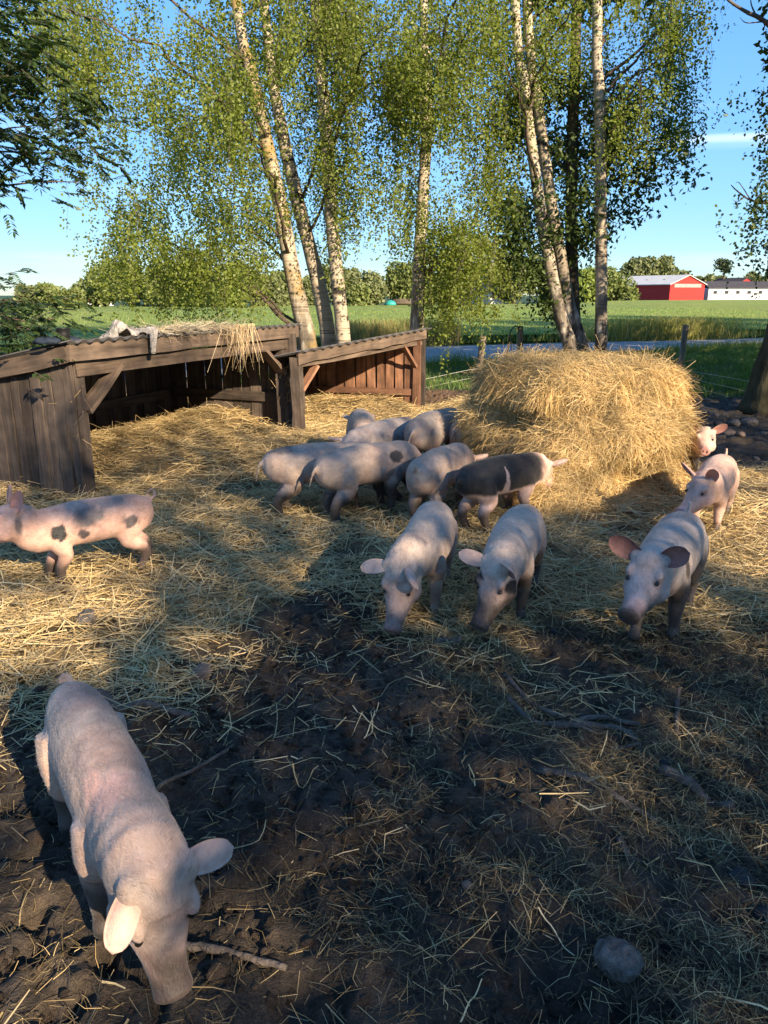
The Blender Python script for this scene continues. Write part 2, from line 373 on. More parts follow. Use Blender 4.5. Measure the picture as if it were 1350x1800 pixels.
def mound(x, y):
    h = .24*np.exp(-(seg_d(x, y, *MD1)/.55)**2) + .20*np.exp(-(seg_d(x, y, *MD2)/.42)**2) + .06*np.exp(-(seg_d(x, y, *MD3)/.5)**2)
    h = h + .10*np.exp(-(np.hypot(x-BALE[0], y-BALE[1])/1.25)**4)
    return h
def ground_h(x, y):
    x = np.asarray(x, float); y = np.asarray(y, float); s = straw_amt(x, y)
    near = sst(17, 12, y)
    rough = .075*(fbm(x*2.1, y*2.1, 21)-.5) + .06*(fbm(x*6.5, y*6.5, 31, 3)-.5) + .042*(fbm(x*17, y*17, 41, 3)-.5)
    # hoof-trodden clods
    cl = np.abs(fbm(x*5, y*5, 51, 3)-.5)*2
    rough = rough - .035*sst(.25, .02, cl)
    hoof = 0*x      # hoof prints: one at a random spot in about half of the cells
    for ci in (-1, 0, 1):
        for cj in (-1, 0, 1):
            i = np.floor(x/.15).astype(np.int64)+ci; j = np.floor(y/.15).astype(np.int64)+cj
            d = np.hypot(x-(i+.2+.6*_h(i, j, 5))*.15, (y-(j+.2+.6*_h(i, j, 6))*.15)*.8); on = _h(i, j, 7) > .5
            hoof = hoof+on*(-.026*sst(.040, .020, d)+.010*np.exp(-((d-.048)/.012)**2))
    rough = rough+hoof*sst(.35, .6, fbm(x*.9, y*.9, 55, 2))
    soft = .045*(fbm(x*2.0, y*2.0, 61)-.5) + .025*(fbm(x*7, y*7, 71, 2)-.5)
    return near*((1-s)*rough + s*(soft+.015) + mound(x, y)) + (1-near)*.05*(fbm(x*.5, y*.5, 81)-.5)
def grass_amt(x, y):
    px, py = proj(x, y, 0*np.asarray(x, float))
    e = 13.4 - .25*(np.asarray(x)-2) + 1.2*(fbm(np.asarray(x)*.8, np.asarray(y)*.8, 91)-.5)
    return sst(-.4, .5, y-e)
def axis(lo, hi, d, far, g=1.16):
    a = list(np.arange(lo, hi+1e-6, d)); s = d
    while a[-1] < far: s *= g; a.append(a[-1]+s)
    s = d
    while a[0] > -far: s *= g; a.insert(0, a[0]-s)
    return np.array(a)
gx = np.unique(np.round(np.concatenate([axis(-4.6, 5.6, .034, 2500), np.arange(-1.7, 2.1, .017)]), 4))
gy = [.55]; s_ = .016
while gy[-1] < 14: s_ = .009+.0042*gy[-1]; gy.append(gy[-1]+s_)
while gy[-1] < 3000: s_ *= 1.14; gy.append(gy[-1]+s_)
s_ = .02
while gy[0] > -300: s_ *= 1.25; gy.insert(0, gy[0]-s_)
gy = np.array(gy)
X, Y = np.meshgrid(gx, gy)
Z = ground_h(X, Y)
Sg = straw_amt(X, Y); Gg = grass_amt(X, Y)
mudc = np.array([.056, .045, .036]); mud2 = np.array([.105, .078, .054]); strc = np.array([.27, .195, .10]); grc = np.array([.045, .075, .018]); soil = np.array([.16, .10, .06])
k = sst(.42, .62, fbm(X*1.1, Y*1.1, 101))[..., None]
ksm = sst(.52, .68, fbm(X*3.3+5, Y*3.3, 111))[..., None]
gc = mudc*(1-k) + (mudc*1.5)*k; gc = gc*(1-.65*ksm) + mud2*.65*ksm
bk = sst(9.8, 11, Y)[..., None]*sst(2.3, 1.6, X)[..., None]; gc = gc*(1-bk)+soil*bk
bk2 = sst(6.8, 7.6, Y)[..., None]*sst(2.2, 3.0, X)[..., None]; gc = gc*(1-bk2) + (mudc*1.3*(1-.3*ksm)+mud2*.3*ksm)*bk2
damp = (.35+.65*sst(.3, .6, fbm(X*4, Y*4, 121)))[..., None]
gc = gc*(1-Sg[..., None]) + strc*damp*Sg[..., None]; gc = gc*(1-Gg[..., None])+grc*Gg[..., None]
ny, nx = X.shape; idx = np.arange(nx*ny).reshape(ny, nx)
gf = np.stack([idx[:-1, :-1], idx[:-1, 1:], idx[1:, 1:], idx[1:, :-1]], -1).reshape(-1, 4)
ground = ob('ground', mesh('ground', np.stack([X, Y, Z], -1), gf, gc.reshape(-1, 3), True), M['ground'])
tag(ground, 'trodden dark mud, straw floor and verge of the pig yard', 'ground', kind='structure')

# ------------------------------------------------------------------ loose straw
def straw_cols(n, dull=0.0, light=1.0):
    a = np.array([.62, .48, .24]); b = np.array([.44, .31, .13]); c = np.array([.74, .66, .44]); d = np.array([.42, .38, .24])
    w = rng.dirichlet((1.1, 1.0, .9, .5), n); q = w@np.stack([a, b, c, d])
    q = q*(.6+.7*rng.random((n, 1)))*np.array([1.06, .98, .88])
    return q*(1-dull)*light
def scatter(n, xr, yr, dens, wbias=1.6):
    x = rng.uniform(*xr, n); y = yr[0]+(yr[1]-yr[0])*rng.random(n)**wbias
    k = rng.random(n) < dens(x, y); return x[k], y[k]
def lay(x, y, Lr, Wr, tilt, zoff, dull=0.0, bend=.12, light=1.0):
    n = len(x); az = rng.uniform(0, 2*math.pi, n); sl = rng.normal(0, tilt, n)
    D = np.stack([np.cos(az), np.sin(az), np.tan(sl)], 1); L = rng.uniform(*Lr, n)*(.5+.7*rng.random(n)); W = rng.uniform(*Wr, n)
    z = ground_h(x, y) + rng.uniform(*zoff, n)
    P = np.stack([x, y, z], 1) - unit(D)*L[:, None]*.5
    z2 = ground_h(P[:, 0], P[:, 1])+.002; P[:, 2] = np.maximum(P[:, 2], z2)
    E = P + unit(D)*L[:, None]; e2 = ground_h(E[:, 0], E[:, 1])+.003; D = np.stack([E[:, 0], E[:, 1], np.maximum(E[:, 2], e2)], 1)-P
    return ribbons(P, D, np.linalg.norm(D, axis=1), W, bend, straw_cols(n, dull, light), 2, np.tile([0, 0, 1.], (n, 1))+.7*rng.normal(size=(n, 3)))
x, y = scatter(400000, (-5, 6), (2.6, 12.6), lambda x, y: sst(.25, .8, straw_amt(x, y))*(.35+.65*sst(.3, .55, fbm(x*3, y*3, 131))), 1.25)
x = x[:125000]; y = y[:125000]
v, f, c = lay(x, y, (.10, .30), (.003, .0062), .22, (.0, .045))
clump = (.72+.55*fbm(v[:, 0]*2.6, v[:, 1]*2.6, 137))[:, None]
c = c*clump
tag(ob('straw_bedding', mesh('straw_bedding', v, f, c), M['straw']), 'golden straw bedding spread over the yard floor', 'straw', kind='stuff')
# thinner drifts at the edge, single stalks on the mud
def edge(x, y):
    px, py = proj(x, y, 0*x); b = np.interp(px, SX, SY); d = py-b
    return np.where(d < 0, .5*sst(-120, -20, d), .55*np.exp(-np.maximum(d, 0)/70.))*sst(.36, .62, fbm(x*2.4, y*2.4, 141)) + .004
x, y = scatter(130000, (-3.2, 4.2), (1.0, 4.6), edge, 1.0); x = x[:21000]; y = y[:21000]
v, f, c = lay(x, y, (.07, .26), (.0028, .0055), .12, (.002, .02), .05, .16, 1.1)
sv_, sf_, sc_ = v, f, c
# dead grass fibres trodden into the mud
x, y = scatter(330000, (-2.6, 3.6), (.8, 4.6), lambda x, y: (1-straw_amt(x, y))*(.12+.88*sst(.40, .62, fbm(x*2.2, y*2.2, 151)*.6+.4*sst(0, 2.2, x+.6)*.9)), 1.2)
x = x[:95000]; y = y[:95000]
n = len(x); v, f, c = lay(x, y, (.03, .11), (.0012, .0026), .35, (.0, .016), .2, .25)
c = c*(.32+1.3*rng.random((len(c)//6, 1)).repeat(6, 0)**2.2)*np.array([.78, .76, .74])
tag(ob('dead_grass', mesh('dead_grass', v, f, c), M['straw']), 'fine dead grass fibres trodden into the foreground mud', 'grass', kind='stuff')
# single bold stalks seen on the mud
stalks = [((475, 1255), (530, 1215), (590, 1190)), ((430, 1263), (480, 1235), (505, 1212)), ((620, 1245), (655, 1280), (690, 1300)), ((640, 1300), (655, 1270), (662, 1245)), ((650, 1245), (655, 1285), (640, 1295)),
    ((615, 1225), (670, 1215), (720, 1195)), ((380, 1358), (440, 1345), (515, 1338)), ((470, 1360), (520, 1345), (575, 1338)), ((573, 1323), (600, 1335), (625, 1357)), ((515, 1345), (525, 1380), (560, 1360)),
    ((390, 1484), (455, 1480), (470, 1445)), ((790, 1255), (815, 1220), (850, 1180)), ((800, 1290), (850, 1265), (880, 1245)), ((850, 1260), (905, 1235), (960, 1200)), ((1085, 1175), (1150, 1175), (1150, 1150)),
    ((1300, 1285), (1320, 1265), (1345, 1240)), ((940, 1205), (990, 1210), (1040, 1212)), ((480, 1300), (487, 1260), (485, 1225)), ((810, 1795), (830, 1760), (850, 1715)), ((945, 1610), (975, 1640), (1010, 1680)), ((20, 1640), (35, 1600), (60, 1540)), ((490, 1150), (540, 1145), (560, 1160)), ((560, 1190), (620, 1180), (640, 1150)), ((1180, 1190), (1230, 1178), (1290, 1190)), ((640, 1080), (720, 1120), (760, 1110)), ((1000, 1170), (1080, 1130), (1120, 1120))]
SV = [sv_]; SF = [sf_]; SC = [sc_]; off = len(sv_)
for q in stalks:
    P = np.array([gnd(*p) for p in q]); P = curve_pts(P, 9); P[:, 2] = ground_h(P[:, 0], P[:, 1])+.012
    R_ = np.linspace(.0022, .0014, 9); tt_ = unit(np.gradient(P, axis=0)); sd_ = unit(np.cross(tt_, [0, 0, 1.])); V_ = np.stack([P-sd_*R_[:, None], P+sd_*R_[:, None]], 1).reshape(-1, 3)
    SV.append(V_); SF.append(np.array([[2*k, 2*k+1, 2*k+3, 2*k+2] for k in range(8)])+off); SC.append(straw_cols(1, 0, 1.3)*np.ones((18, 3))); off += 18
tag(ob('scattered_straw', mesh('scattered_straw', np.concatenate(SV), np.concatenate(SF), np.concatenate(SC)), M['straw']), 'loose straw stalks thinning out over the dark mud', 'straw', kind='stuff')

# ------------------------------------------------------------------ timber shelters
def board(name, p0, p1, w, h, up, parent, mt, rough=.0, seg=1, taper=(1, 1)):
    v, f = box8(p0, p1, w, h, up, taper, rough, seg)
    me = mesh(name, v, f); d = unit(np.asarray(p1, float)-np.asarray(p0, float)); u = np.asarray(up, float); u = unit(u-d*np.dot(u, d)); s = np.cross(d, u)
    r = v-np.asarray(p0, float); g = np.stack([r@d*1.6, r@s*26, r@u*26], 1)+rng.uniform(0, 50, 3)
    a = me.attributes.new('grain', 'FLOAT_VECTOR', 'POINT'); a.data.foreach_set('vector', g.astype(np.float32).ravel())
    return ob(name, me, mt, parent)
def corrugated(name, c00, c10, c01, c11, parent, n=60, amp=.018, waves=24, mt=None):
    """sheet from c00-c10 (front edge) back to c01-c11, waves running front to back, 4 mm thick"""
    V = []; up = np.array([0, 0, 1.])
    for k in range(n+1):
        t = k/n; z = amp*math.sin(t*waves*2*math.pi)
        for q0, q1 in ((c00, c10), (c01, c11)):
            p = np.asarray(q0)*(1-t)+np.asarray(q1)*t; V += [p+up*(z+.004), p+up*(z-.004)]
    F = []
    for k in range(n):
        a = 4*k; b = a+4; F += [[a, b, b+2, a+2], [a+1, a+3, b+3, b+1], [a, a+1, b+1, b], [a+2, b+2, b+3, a+3]]
    return ob(name, mesh(name, np.array(V), F, None, True), mt or M['roof'], parent)
UPZ = np.array([0, 0, 1.])
zA = hz(A1[0], A1[1], 607); zB = hz(B1[0], B1[1], 584); zf = (zA+zB)/2
DEP = 1.75; SL = .19
sh1 = thing('animal_shelter', 'dark weathered timber pig shelter at left with sacking on its roof', 'shelter', (0, 0, 0))
# side wall towards the viewer: upright rough boards
t = -.02; k = 0
while t < DEP+.4:
    w = rng.uniform(.085, .125); top = zf-.05-SL*t; p = A1+W1*(t+w/2); lean = rng.normal(0, .008)
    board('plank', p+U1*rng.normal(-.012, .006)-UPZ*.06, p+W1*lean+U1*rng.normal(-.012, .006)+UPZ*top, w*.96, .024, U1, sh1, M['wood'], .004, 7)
    t += w+.004; k += 1
board('post', A1+U1*.055+W1*.03-UPZ*.05, A1+U1*.055+W1*.03+UPZ*(zf-.06), .10, .10, U1, sh1, M['wood'], .003, 4)
# back wall, with a gap that lets daylight in
t = .0
while t < np.linalg.norm(B1-A1):
    w = rng.uniform(.11, .15); p = A1+U1*(t+w/2)+W1*(DEP-.03+.012*(k % 2))
    if not (.40 < t < .52):
        board('plank', p-UPZ*.05, p+UPZ*(zf-SL*DEP-.03), w, .02, W1, sh1, M['wood'], .003, 3)
        t += w+rng.uniform(.002, .008)
    else: t += .06
    k += 1
# far end wall seen inside
t = .02
while t < DEP-.1:
    w = rng.uniform(.10, .14); p = B1+W1*(t+w/2)+U1*(.012*(k % 2)); k += 1
    board('plank', p-UPZ*.05, p+UPZ*(zf-SL*t-.06), w, .02, U1, sh1, M['wood'], .003, 3)
    t += w+rng.uniform(.006, .014)
board('rail', B1+W1*.1-U1*.03+UPZ*.42, B1+W1*(DEP-.1)-U1*.03+UPZ*.42, .03, .11, UPZ, sh1, M['wood'])
board('rail', A1+U1*.1+W1*(DEP-.06)+UPZ*.40, B1-U1*.1+W1*(DEP-.06)+UPZ*.40, .03, .11, UPZ, sh1, M['wood'])
for q, wd, off in ((-.16, .095, .0), (-.035, .10, -.05), (.05, .085, -.02)):
    p = B1+U1*q+W1*off; board('post', p-UPZ*.05, p+W1*rng.normal(0, .012)+UPZ*(zf-.04), wd, wd, U1, sh1, M['wood'], .004, 5)
F1 = A1-U1*.08-W1*.06; F2 = B1+U1*.12-W1*.06
board('fascia', F1+UPZ*(zf-.03), F2+UPZ*(zf-.015), .035, .125, UPZ, sh1, M['beam'], .004, 9)
board('beam', A1+U1*.02-W1*.012+UPZ*(zf-.165), B1+U1*.02-W1*.012+UPZ*(zf-.15), .045, .11, UPZ, sh1, M['beam'], .003, 7)
board('bargeboard', F1+UPZ*(zf-.04)+W1*.01, F1+W1*(DEP+.5)+UPZ*(zf-.06-SL*(DEP+.5)), .035, .13, UPZ, sh1, M['beam'], .005, 6)
board('brace', A1+U1*.09+W1*.0+UPZ*(zf-.50), A1+U1*.52+W1*.0+UPZ*(zf-.17), .04, .13, W1, sh1, M['beam'], .003, 2)
board('brace', B1-U1*.16+W1*.0+UPZ*(zf-.48), B1-U1*.58+W1*.0+UPZ*(zf-.19), .04, .11, W1, sh1, M['beam'], .003, 2)
r0 = F1+UPZ*(zf+.055)-W1*.05-U1*.04; r1 = F2+UPZ*(zf+.065)-W1*.05+U1*.04
corrugated('roof', r0, r1, r0+W1*(DEP+.55)-UPZ*SL*(DEP+.55), r1+W1*(DEP+.3)-UPZ*SL*(DEP+.3), sh1, 216, .014, 27)
# far shelter: its end wall faces the sun
sh2 = thing('animal_shelter', 'red-brown plank shelter in sun behind the darker one', 'shelter', (0, 0, 0))
zR = hz(R2[0], R2[1], 583); zL = hz(L2[0], L2[1], 624)
t = .04; k = 0; zb = .80
while t < WALL2:
    w = rng.uniform(.105, .15); w = min(w, WALL2-t+.05); p = R2+W2*(t+w/2)+np.array([0, 0, 0]); nrm = np.array([-W2[1], W2[0], 0])
    zt = zR-.05+(zb-zR)*(t/WALL2)
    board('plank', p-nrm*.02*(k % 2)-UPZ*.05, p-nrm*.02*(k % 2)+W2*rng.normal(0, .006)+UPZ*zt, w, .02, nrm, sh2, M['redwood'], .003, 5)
    t += w+rng.uniform(.016, .026); k += 1
for e in range(8):      # boards behind the gaps
    p = R2+W2*(.1+e*.2)-np.array([-W2[1], W2[0], 0])*.05
    board('plank', p-UPZ*.05, p+UPZ*(zR-.1+(zb-zR)*((.1+e*.2)/WALL2)), .21, .02, np.array([W2[1], -W2[0], 0]), sh2, M['wood'], .002, 2)
nrm = np.array([-W2[1], W2[0], 0.])
zr = hz(R2[0], R2[1]-.05, 690)
board('rail', R2+W2*.07+nrm*.035+UPZ*zr, R2+W2*(WALL2-.05)+nrm*.035+UPZ*zr, .03, .085, UPZ, sh2, M['redwood'], .002, 3)
# back wall of the far shelter, hidden behind the near one's posts
E2 = R2+W2*WALL2; G2 = B1+U1*.22+W1*.25
for e in range(9):
    a = E2+(G2-E2)*(e+.5)/9; board('plank', a-UPZ*.05, a+UPZ*(zb-.04), np.linalg.norm(G2-E2)/9*.95, .02, unit(np.cross(UPZ, G2-E2)), sh2, M['wood'], .003, 2)
UF = unit(R2-L2); NF = np.array([UF[1], -UF[0], 0.])
board('post', R2-UPZ*.05, R2+UPZ*(zR-.05), .11, .09, W2, sh2, M['redwood'], .003, 4)
board('post', R2+UF*.12-W2*.02-UPZ*.05, R2+UF*.10-W2*.02+UPZ*(zR-.02), .10, .06, W2, sh2, M['wood'], .004, 4)
board('post', L2-UPZ*.05, L2+UF*-.02+UPZ*(zL-.02), .11, .11, W2, sh2, M['wood'], .006, 6)
board('beam', L2+NF*.06-UF*.06+UPZ*(zL-.035), R2+NF*.06+UF*.10+UPZ*(zR-.035), .04, .125, UPZ, sh2, M['beam'], .007, 10)
board('beam', L2+NF*.015+UPZ*(zL-.115), R2+NF*.015+UF*.08+UPZ*(zR-.14), .04, .06, UPZ, sh2, M['beam'], .006, 8)
board('brace', R2-UF*.03+UPZ*(zR-.48), R2-UF*.33+UPZ*(zR-.17), .035, .075, NF, sh2, M['redwood'], .002, 2)
board('brace', L2+UF*.05+UPZ*(zL-.40), L2+UF*.30+UPZ*(zL-.14), .035, .10, NF, sh2, M['redwood'], .003, 2)
a = L2+NF*.13-UF*.1+UPZ*(zL+.045); b = R2+NF*.13+UF*.16+UPZ*(zR+.05)
corrugated('roof', a, b, L2-UF*.05+W2*.85+UPZ*(zb+.0), E2+W2*.08+UPZ*(zb+.02), sh2, 150, .012, 17)

# ------------------------------------------------------------------ the broken round hay bale
prof_z = np.array([0, .08, .20, .32, .44, .54, .61, .66, .71, .82, .92, 1.0, 1.07, 1.09])
prof_r = np.array([1.12, 1.02, .89, .85, .90, .92, .91, .88, .84, .79, .75, .70, .56, .0])
prof_z = prof_z*1.0
def bale_surf(th, v):
    """v 0..1 along the profile"""
    n = len(prof_z)-1; q = np.clip(v, 0, 1)*n
    z = np.interp(q, np.arange(n+1), prof_z); r = np.interp(q, np.arange(n+1), prof_r)
    lump = 1+.34*(fbm(np.cos(th)*1.6+4, np.sin(th)*1.6+z*2.6, 201)-.5)+.20*(fbm(np.cos(th)*4+9, np.sin(th)*4+z*6, 211)-.5)
    # the left front has been pulled out under an overhang
    cut = np.exp(-((th+2.45)/.42)**2)*np.exp(-((z-.62)/.22)**2)*.30 + np.exp(-((th+1.0)/.30)**2)*np.exp(-((z-.22)/.16)**2)*.14
    lump = lump+.40*np.exp(-((th+1.98)/.36)**2)*sst(.70, .30, z)-cut-.05*sst(.45, .7, vn(np.cos(th)*7+30, np.sin(th)*7+z*6+30, 261))
    z = z + .05*(fbm(np.cos(th)*1.3, np.sin(th)*1.3, 221)-.5)*sst(.5, 1, z)
    return np.stack([r*lump*np.cos(th), r*lump*np.sin(th)*.92, z], -1)
bale = thing('hay_bale', 'large broken round bale of golden hay between the pigs', 'hay bale', BALE)
nt_, nv_ = 120, 70
th, vv = np.meshgrid(np.linspace(-math.pi, math.pi, nt_, endpoint=False), np.linspace(0, 1, nv_))
bp = bale_surf(th, vv)*np.array([.975, .975, .99]); ii = np.arange(nt_*nv_).reshape(nv_, nt_); jj = np.roll(ii, -1, 1)
bf = np.stack([ii[:-1], jj[:-1], jj[1:], ii[1:]], -1).reshape(-1, 4)
bcol = np.array([.26, .18, .075])*(.5+.8*fbm(bp[..., 0]*6, bp[..., 2]*9+bp[..., 1]*6, 231))[..., None]  # core coloured dark to stand in for shade between the strands
ob('core', mesh('core', bp, bf, bcol.reshape(-1, 3), True), M['hay'], bale)
n = 78000
th = rng.uniform(-math.pi, math.pi, n); back = np.sin(th) > .35; th = np.where(back & (rng.random(n) < .6), -th, th); v = rng.random(n)**.9*.985
e = .01
P = bale_surf(th, v); Pt = bale_surf(th+e, v); Pv = bale_surf(th, np.maximum(v-e, 0)); tt = unit(Pt-P); dn = unit(Pv-P); nr = unit(np.cross(tt, -dn))
nr = np.where((nr[:, :2]*P[:, :2]).sum(1, keepdims=True) + (nr[:, 2:]*(P[:, 2:]-.5)) < 0, -nr, nr)
ang = rng.normal(0, 1.05, n)+ 4.6*(fbm(np.cos(th)*3+2, np.sin(th)*3+P[:, 2]*4, 241)-.5)+2.6*(vn(np.cos(th)*11+40, np.sin(th)*11+P[:, 2]*9+40, 243)-.5)
onTop = sst(.97, 1.06, P[:, 2]); ang = ang*(1-onTop)+rng.uniform(-math.pi, math.pi, n)*onTop
D = dn*np.cos(ang)[:, None]+tt*np.sin(ang)[:, None]+nr*(rng.normal(.05, 1, n)*(.24-.15*onTop))[:, None]
stick = rng.random(n) < .035; D = np.where(stick[:, None], D+nr*rng.uniform(.2, .8, n)[:, None], D)
L = rng.uniform(.05, .23, n); W = rng.uniform(.0018, .0040, n)
v3, f3, c3 = ribbons(P+nr*rng.uniform(-.01, .035, (n, 1)), D, L, W, .16, straw_cols(n, 0, .88)*np.array([1.0, .95, .86]), 3, nr+.5*rng.normal(size=(n, 3)))
v3[:, 2] = np.maximum(v3[:, 2], .01)
cl = (.35+1.3*fbm(v3[:, 0]*6+v3[:, 1]*4, v3[:, 2]*7, 251))[:, None]  # clump tone varies at random; dark clumps stand in for shaded hollows
tag(ob('loose_hay', mesh('loose_hay', v3, f3, c3*cl), M['hay'], bale), kind='stuff')
# hanging locks of hay on the front edge of the top
LV = []; LF = []; LC = []; off = 0
for a0, sp, m in ((-2.25, .10, 900), (-2.05, .08, 500), (-2.6, .14, 700), (-.35, .2, 350), (-1.2, .5, 300), (-2.9, .2, 700), (-.75, .15, 200)):
    th = rng.normal(a0, sp, m); P = bale_surf(th, np.full(m, .86)); o_ = unit(np.stack([np.cos(th), np.sin(th), 0*th], 1))
    D = o_*rng.uniform(.15, .55, (m, 1))+np.array([0, 0, -1.])+.15*rng.normal(size=(m, 3))
    v_, f_, c_ = ribbons(P+o_*.03+np.array([0, 0, .03]), D, rng.uniform(.10, .36, m), rng.uniform(.0024, .0045, m), .08, straw_cols(m)*np.array([1.1, 1.0, .8]), 3, o_+.4*rng.normal(size=(m, 3)))
    LV.append(v_); LF.append(f_+off); LC.append(c_); off += len(v_)
tag(ob('hanging_hay', mesh('hanging_hay', np.concatenate(LV), np.concatenate(LF), np.concatenate(LC)), M['hay'], bale), kind='stuff')

# crumbs and clods of mud lying on the surface
n = 9000; x, y = scatter(60000, (-2.4, 3.4), (.85, 4.5), lambda x, y: (1-straw_amt(x, y))*(.1+.9*sst(.42, .6, fbm(x*2.6, y*2.6, 161))), 1.3); x = x[:n]; y = y[:n]; n = len(x)
u8 = unit(np.array([(1, 0, 0), (.3, .95, 0), (-.8, .6, 0), (-.8, -.6, 0), (.3, -.95, 0), (.1, 0, .75), (.5, .5, .6), (-.45, .3, .6), (-.2, -.6, .6), (.5, -.4, .55)]))*np.array([1, 1, .8])
rr = rng.uniform(.004, .016, n)*(1+1.2*(rng.random(n) < .06)); V = u8[None]*rr[:, None, None]*(1+.35*rng.normal(size=(n, 10, 1))).clip(.5, 1.6); a_ = rng.uniform(0, 6.28, n); ca, sa = np.cos(a_)[:, None], np.sin(a_)[:, None]
V = np.stack([V[..., 0]*ca-V[..., 1]*sa, V[..., 0]*sa+V[..., 1]*ca, V[..., 2]], -1)+np.stack([x, y, ground_h(x, y)-.001], 1)[:, None]
tri = np.array([(0, 1, 6), (1, 2, 7), (2, 3, 7), (3, 4, 8), (4, 0, 9), (0, 6, 9), (1, 7, 6), (3, 8, 7), (4, 9, 8), (5, 6, 7), (5, 7, 8), (5, 8, 9), (5, 9, 6)]); F_ = (np.arange(n)*10)[:, None, None]+tri[None]
cc = np.repeat(np.array([.055, .039, .028])*rng.uniform(.5, 1.7, (n, 1)), 10, 0)
tag(ob('mud_clods', mesh('mud_clods', V.reshape(-1, 3), F_.reshape(-1, 3), cc, True), M['ground']), 'small crumbs and clods of dark mud in the foreground', 'mud', kind='stuff')

# ------------------------------------------------------------------ pigs
def ering(c, s, u, a, bu, bd, n=24, e=2.0):
    t = np.arange(n)*2*math.pi/n; co = np.cos(t); si = np.sin(t); p = 2/e
    x = np.sign(co)*np.abs(co)**p*a; y = np.sign(si)*np.abs(si)**p; y = np.where(y > 0, y*bu, y*bd)
    return c+np.outer(x, s)+np.outer(y, u)
YS = np.array([0, 1., 0]); ZS = np.array([0, 0, 1.]); XS = np.array([1., 0, 0])
BODY = [(-.452, .345, .022, .03, .03), (-.440, .345, .062, .062, .068), (-.405, .338, .100, .098, .105), (-.35, .330, .124, .122, .122), (-.27, .326, .137, .134, .128), (-.17, .326, .140, .141, .125),
        (-.05, .322, .143, .146, .124), (.06, .318, .140, .145, .115), (.15, .316, .131, .140, .104), (.22, .318, .116, .127, .096), (.28, .322, .095, .105, .088), (.315, .325, .06, .07, .06)]
def pig_shape(p):
    """closed lofts of one pig in its own frame (x forward, z up, back about 0.46 m high) -> verts, faces, bones"""
    mb = MB(); fat = p.get('fat', 1.0); bend = p.get('bend', 0.0)
    def bx(x): return bend*(max(0, x)+.15)**2*1.6 if x > -.15 else 0
    rings = [ering(np.array([x, bx(x), z]), YS, ZS, a*fat*.90, bu, bd*fat*.87, 24, 2.2) for x, z, a, bu, bd in BODY]
    mb.add(*loft(rings))
    # head
    hp, hy = p.get('pitch', .35), p.get('yaw', 0.0)
    d = np.array([math.cos(hp)*math.cos(hy), math.cos(hp)*math.sin(hy), -math.sin(hp)])
    side = unit(np.cross(ZS, d)); up = np.cross(d, side)
    hb = np.array([p.get('hx', .37), p.get('hy', 0)+bx(.3)*1.3, p.get('hz', .35)])
    n0 = np.array([.17, bx(.17), .330]); n1 = np.array([.27, bx(.27), .335]); n2 = hb-d*.02
    cp = curve_pts([n0, n1, n2, hb+d*.06], 9); tg = unit(np.gradient(cp, axis=0)); rr = np.interp(np.linspace(0, 1, 9), [0, .35, .7, 1], [.125, .116, .104, .092])
    R = []
    for k in range(9):
        s = unit(np.cross(ZS, tg[k])); u = np.cross(tg[k], s); R.append(ering(cp[k], s, u, rr[k]*.92*(1+(fat-1)*max(0, 1-k/7)*1.1), rr[k], rr[k]*1.02))
    mb.add(*loft(R))
    H = [(-.05, .055, .06, .06, 0), (-.03, .082, .083, .085, 0), (.02, .094, .096, .098, -.004), (.07, .091, .086, .097, -.008), (.11, .079, .066, .088, -.012), (.15, .065, .051, .076, -.014), (.19, .053, .043, .061, -.014),
         (.225, .047, .039, .051, -.012), (.255, .045, .039, .045, -.009), (.270, .048, .044, .044, -.006), (.283, .048, .044, .043, -.005), (.289, .039, .036, .035, -.005)]
    hw_, hl_ = p.get('head', (1, 1)); mb.add(*loft([ering(hb+d*s*hl_+up*o, side, up, a*hw_, bu, bd) for s, a, bu, bd, o in H]))
    for sg in (-1, 1):   # cheeks
        c = hb+d*.075+side*sg*.058*hw_-up*.038; mb.add(*loft([ering(c+d*s, side, up, r, r*1.1, r*1.1, 12) for s, r in ((-.055, .012), (-.03, .036), (0, .043), (.03, .034), (.055, .01))]))
    # lower jaw and jowls
    mb.add(*loft([ering(hb+d*s-up*o, side, up, a, b, b) for s, a, b, o in ((-.02, .05, .04, .05), (.04, .062, .05, .056), (.12, .046, .036, .062), (.19, .032, .022, .052), (.235, .022, .014, .044))]))
    for sg in (-1, 1):   # brow and ear roots
        c = hb+d*.075+side*sg*.062+up*.052; mb.add(*loft([ering(c+d*s, side, up, r, r, r, 12) for s, r in ((-.03, .008), (-.018, .017), (0, .020), (.018, .016), (.032, .006))]))
        c = hb-d*.0+side*sg*.066+up*.066; mb.add(*loft([ering(c+d*s, side, up, r, r, r, 12) for s, r in ((-.035, .010), (-.02, .022), (0, .026), (.018, .020), (.03, .008))]))
    # legs: front and hind, each bent at its joints
    lf = .35+.65*fat*.93; st = p.get('legs', (0, 0, 0, 0))     # forward swing of FL, FR, HL, HR hooves
    for sg, q in ((1, st[0]), (-1, st[1])):
        yb = bx(.14)
        sg = sg*lf; P = np.array([(.135, .060*sg+yb, .33), (.150, .070*sg+yb, .255), (.112+q*.25, .078*sg+yb, .185), (.138+q*.6, .078*sg+yb, .112), (.134+q*.85, .077*sg+yb, .05), (.150+q, .077*sg+yb, .022), (.156+q, .077*sg+yb, .0)])
        mb.add(*tube(curve_pts(P, 16), np.interp(np.linspace(0, 6, 16), range(7), [.066, .063, .044, .0315, .0245, .029, .029]), 14))
